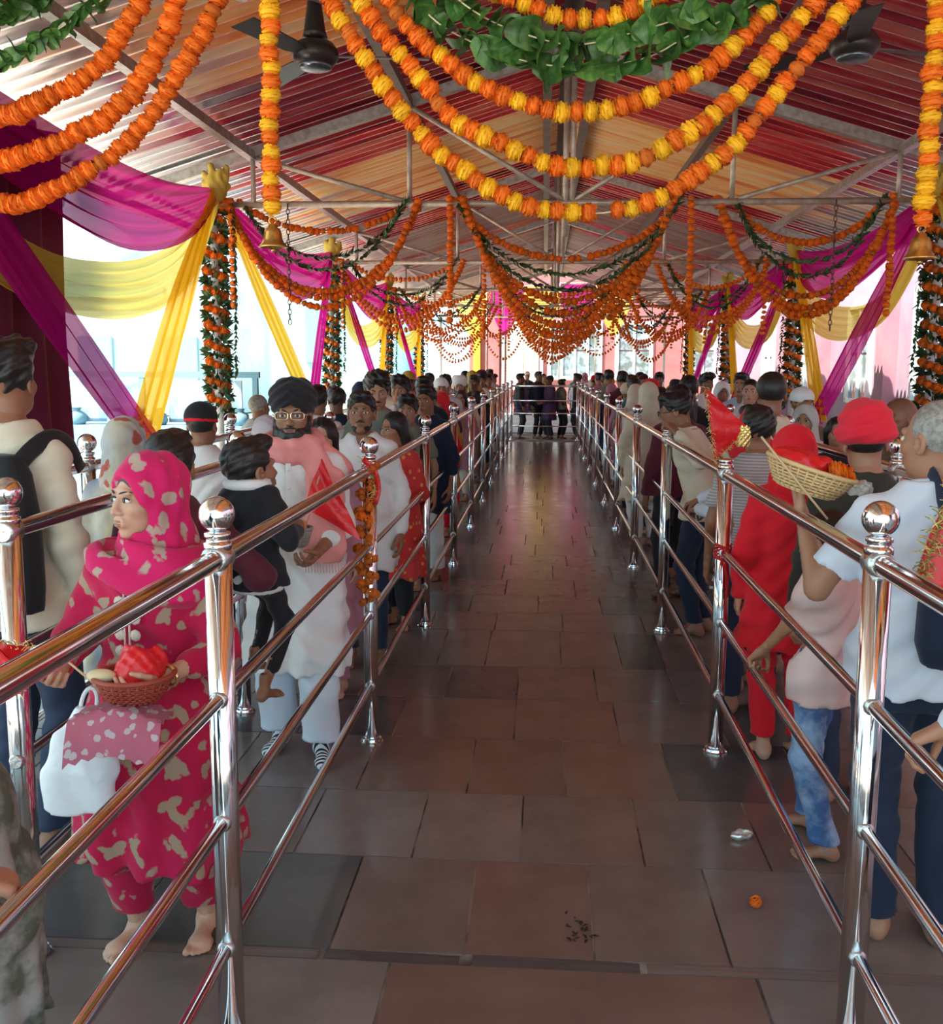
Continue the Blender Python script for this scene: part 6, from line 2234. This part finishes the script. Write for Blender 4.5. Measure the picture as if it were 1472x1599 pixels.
for k in range(22):
    o = bpy.data.objects.new('dry_leaf', LFD[k % 4])
    me_ = o.data
    COL.objects.link(o)
    o.parent = dl
    o.material_slots[0].link = 'OBJECT'
    o.material_slots[0].material = DRYL
    s_ = .022 * LR.uniform(.6, 1.2)
    o.matrix_local = Matrix.Translation((LR.gauss(0, .022), LR.gauss(0, .035), .002)) @ Matrix.Rotation(LR.uniform(0, 6.3), 4, 'Z') @ Matrix.Diagonal((s_, s_ * .6, s_ * .3, 1))
# hanging chains with small bells next to the swags
CHM = mat('dark chain', (.16, .10, .08), .4, .7)
for cx_, z0, z1, lab in ((-2.62, 2.95, 2.12, 'thin iron chain hanging in front of the magenta swag, open side'), (2.82, 3.30, 2.08, 'thin iron chain hanging in front of the magenta swag, pink wall side')):
    ch = empty('hanging_chain', (cx_, 10.56, z1))
    tag(ch, lab, 'chain', 'hanging chains')
    mb = MB()
    n = int((3.33 - z1) / .05)
    for k in range(n):
        z = 3.33 - z1 - k * .05
        P = []
        for j in range(9):
            a = 2 * PI * j / 8
            P.append(((.016 * math.cos(a)) if k % 2 else 0, 0 if k % 2 else .016 * math.cos(a), z - .025 + .032 * math.sin(a)))
        mb.tube(P, .005, 5, cap=False)
    mb.build('links', CHM, ch)
# bunched cloth knots at the column heads
KNOT = mat('mustard cloth', (.55, .38, .06), .8, bump=(20, .4, .02))
for ti in (1, 2, 3, 4):
    for s in (-1, 1):
        kr = random.Random(ti * 3 + s)
        v = Vox((-.24, -.2, -.2), (.24, .2, .34), .016 if ti == 1 else .03)
        v.ell((0, 0, 0), (.10, .09, .10), 0)
        for k in range(9):
            a = kr.uniform(0, 2 * PI)
            v.cap((.04 * math.cos(a), .04 * math.sin(a), 0), (.12 * math.cos(a), .09 * math.sin(a), kr.uniform(.05, .24)), .05, .035, k=.02)
        v.warp(lambda X, Y, Z: .010 * np.sin(60 * X + 25 * Z) * np.sin(50 * Y + 30 * Z))
        kn = link('drape_knot', np_mesh('drape_knot', *v.mesh(), mats=[KNOT]), None, loc=(AX + s * (COLX - .05), TRUSS_Y[ti] - .05, 3.45))
        tag(kn, 'bunched yellow cloth knot on the %s column, %s truss' % ('open side' if s < 0 else 'pink wall side', ORD[ti]), 'knot', 'cloth knots')
# stall outside the open side
stl = empty('glass_stall', (-4.6, 12.2, 0))
tag(stl, 'pale glass-fronted stall with framed pictures outside on the open side', 'stall')
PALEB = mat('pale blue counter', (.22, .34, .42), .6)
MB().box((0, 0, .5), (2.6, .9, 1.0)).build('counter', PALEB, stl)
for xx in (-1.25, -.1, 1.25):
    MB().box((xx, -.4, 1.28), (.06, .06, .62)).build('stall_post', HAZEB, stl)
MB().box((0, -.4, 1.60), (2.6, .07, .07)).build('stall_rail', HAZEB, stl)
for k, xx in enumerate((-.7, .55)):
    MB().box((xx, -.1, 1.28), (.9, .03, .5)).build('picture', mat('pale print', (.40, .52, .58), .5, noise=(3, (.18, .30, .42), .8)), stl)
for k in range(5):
    MB().lathe([(.09, 0), (.12, .05), (.10, .13), (.04, .17), (.06, .2)], (-1.0 + k * .5, -.2, 1.0), 12).build('pot', HAZEB, stl)
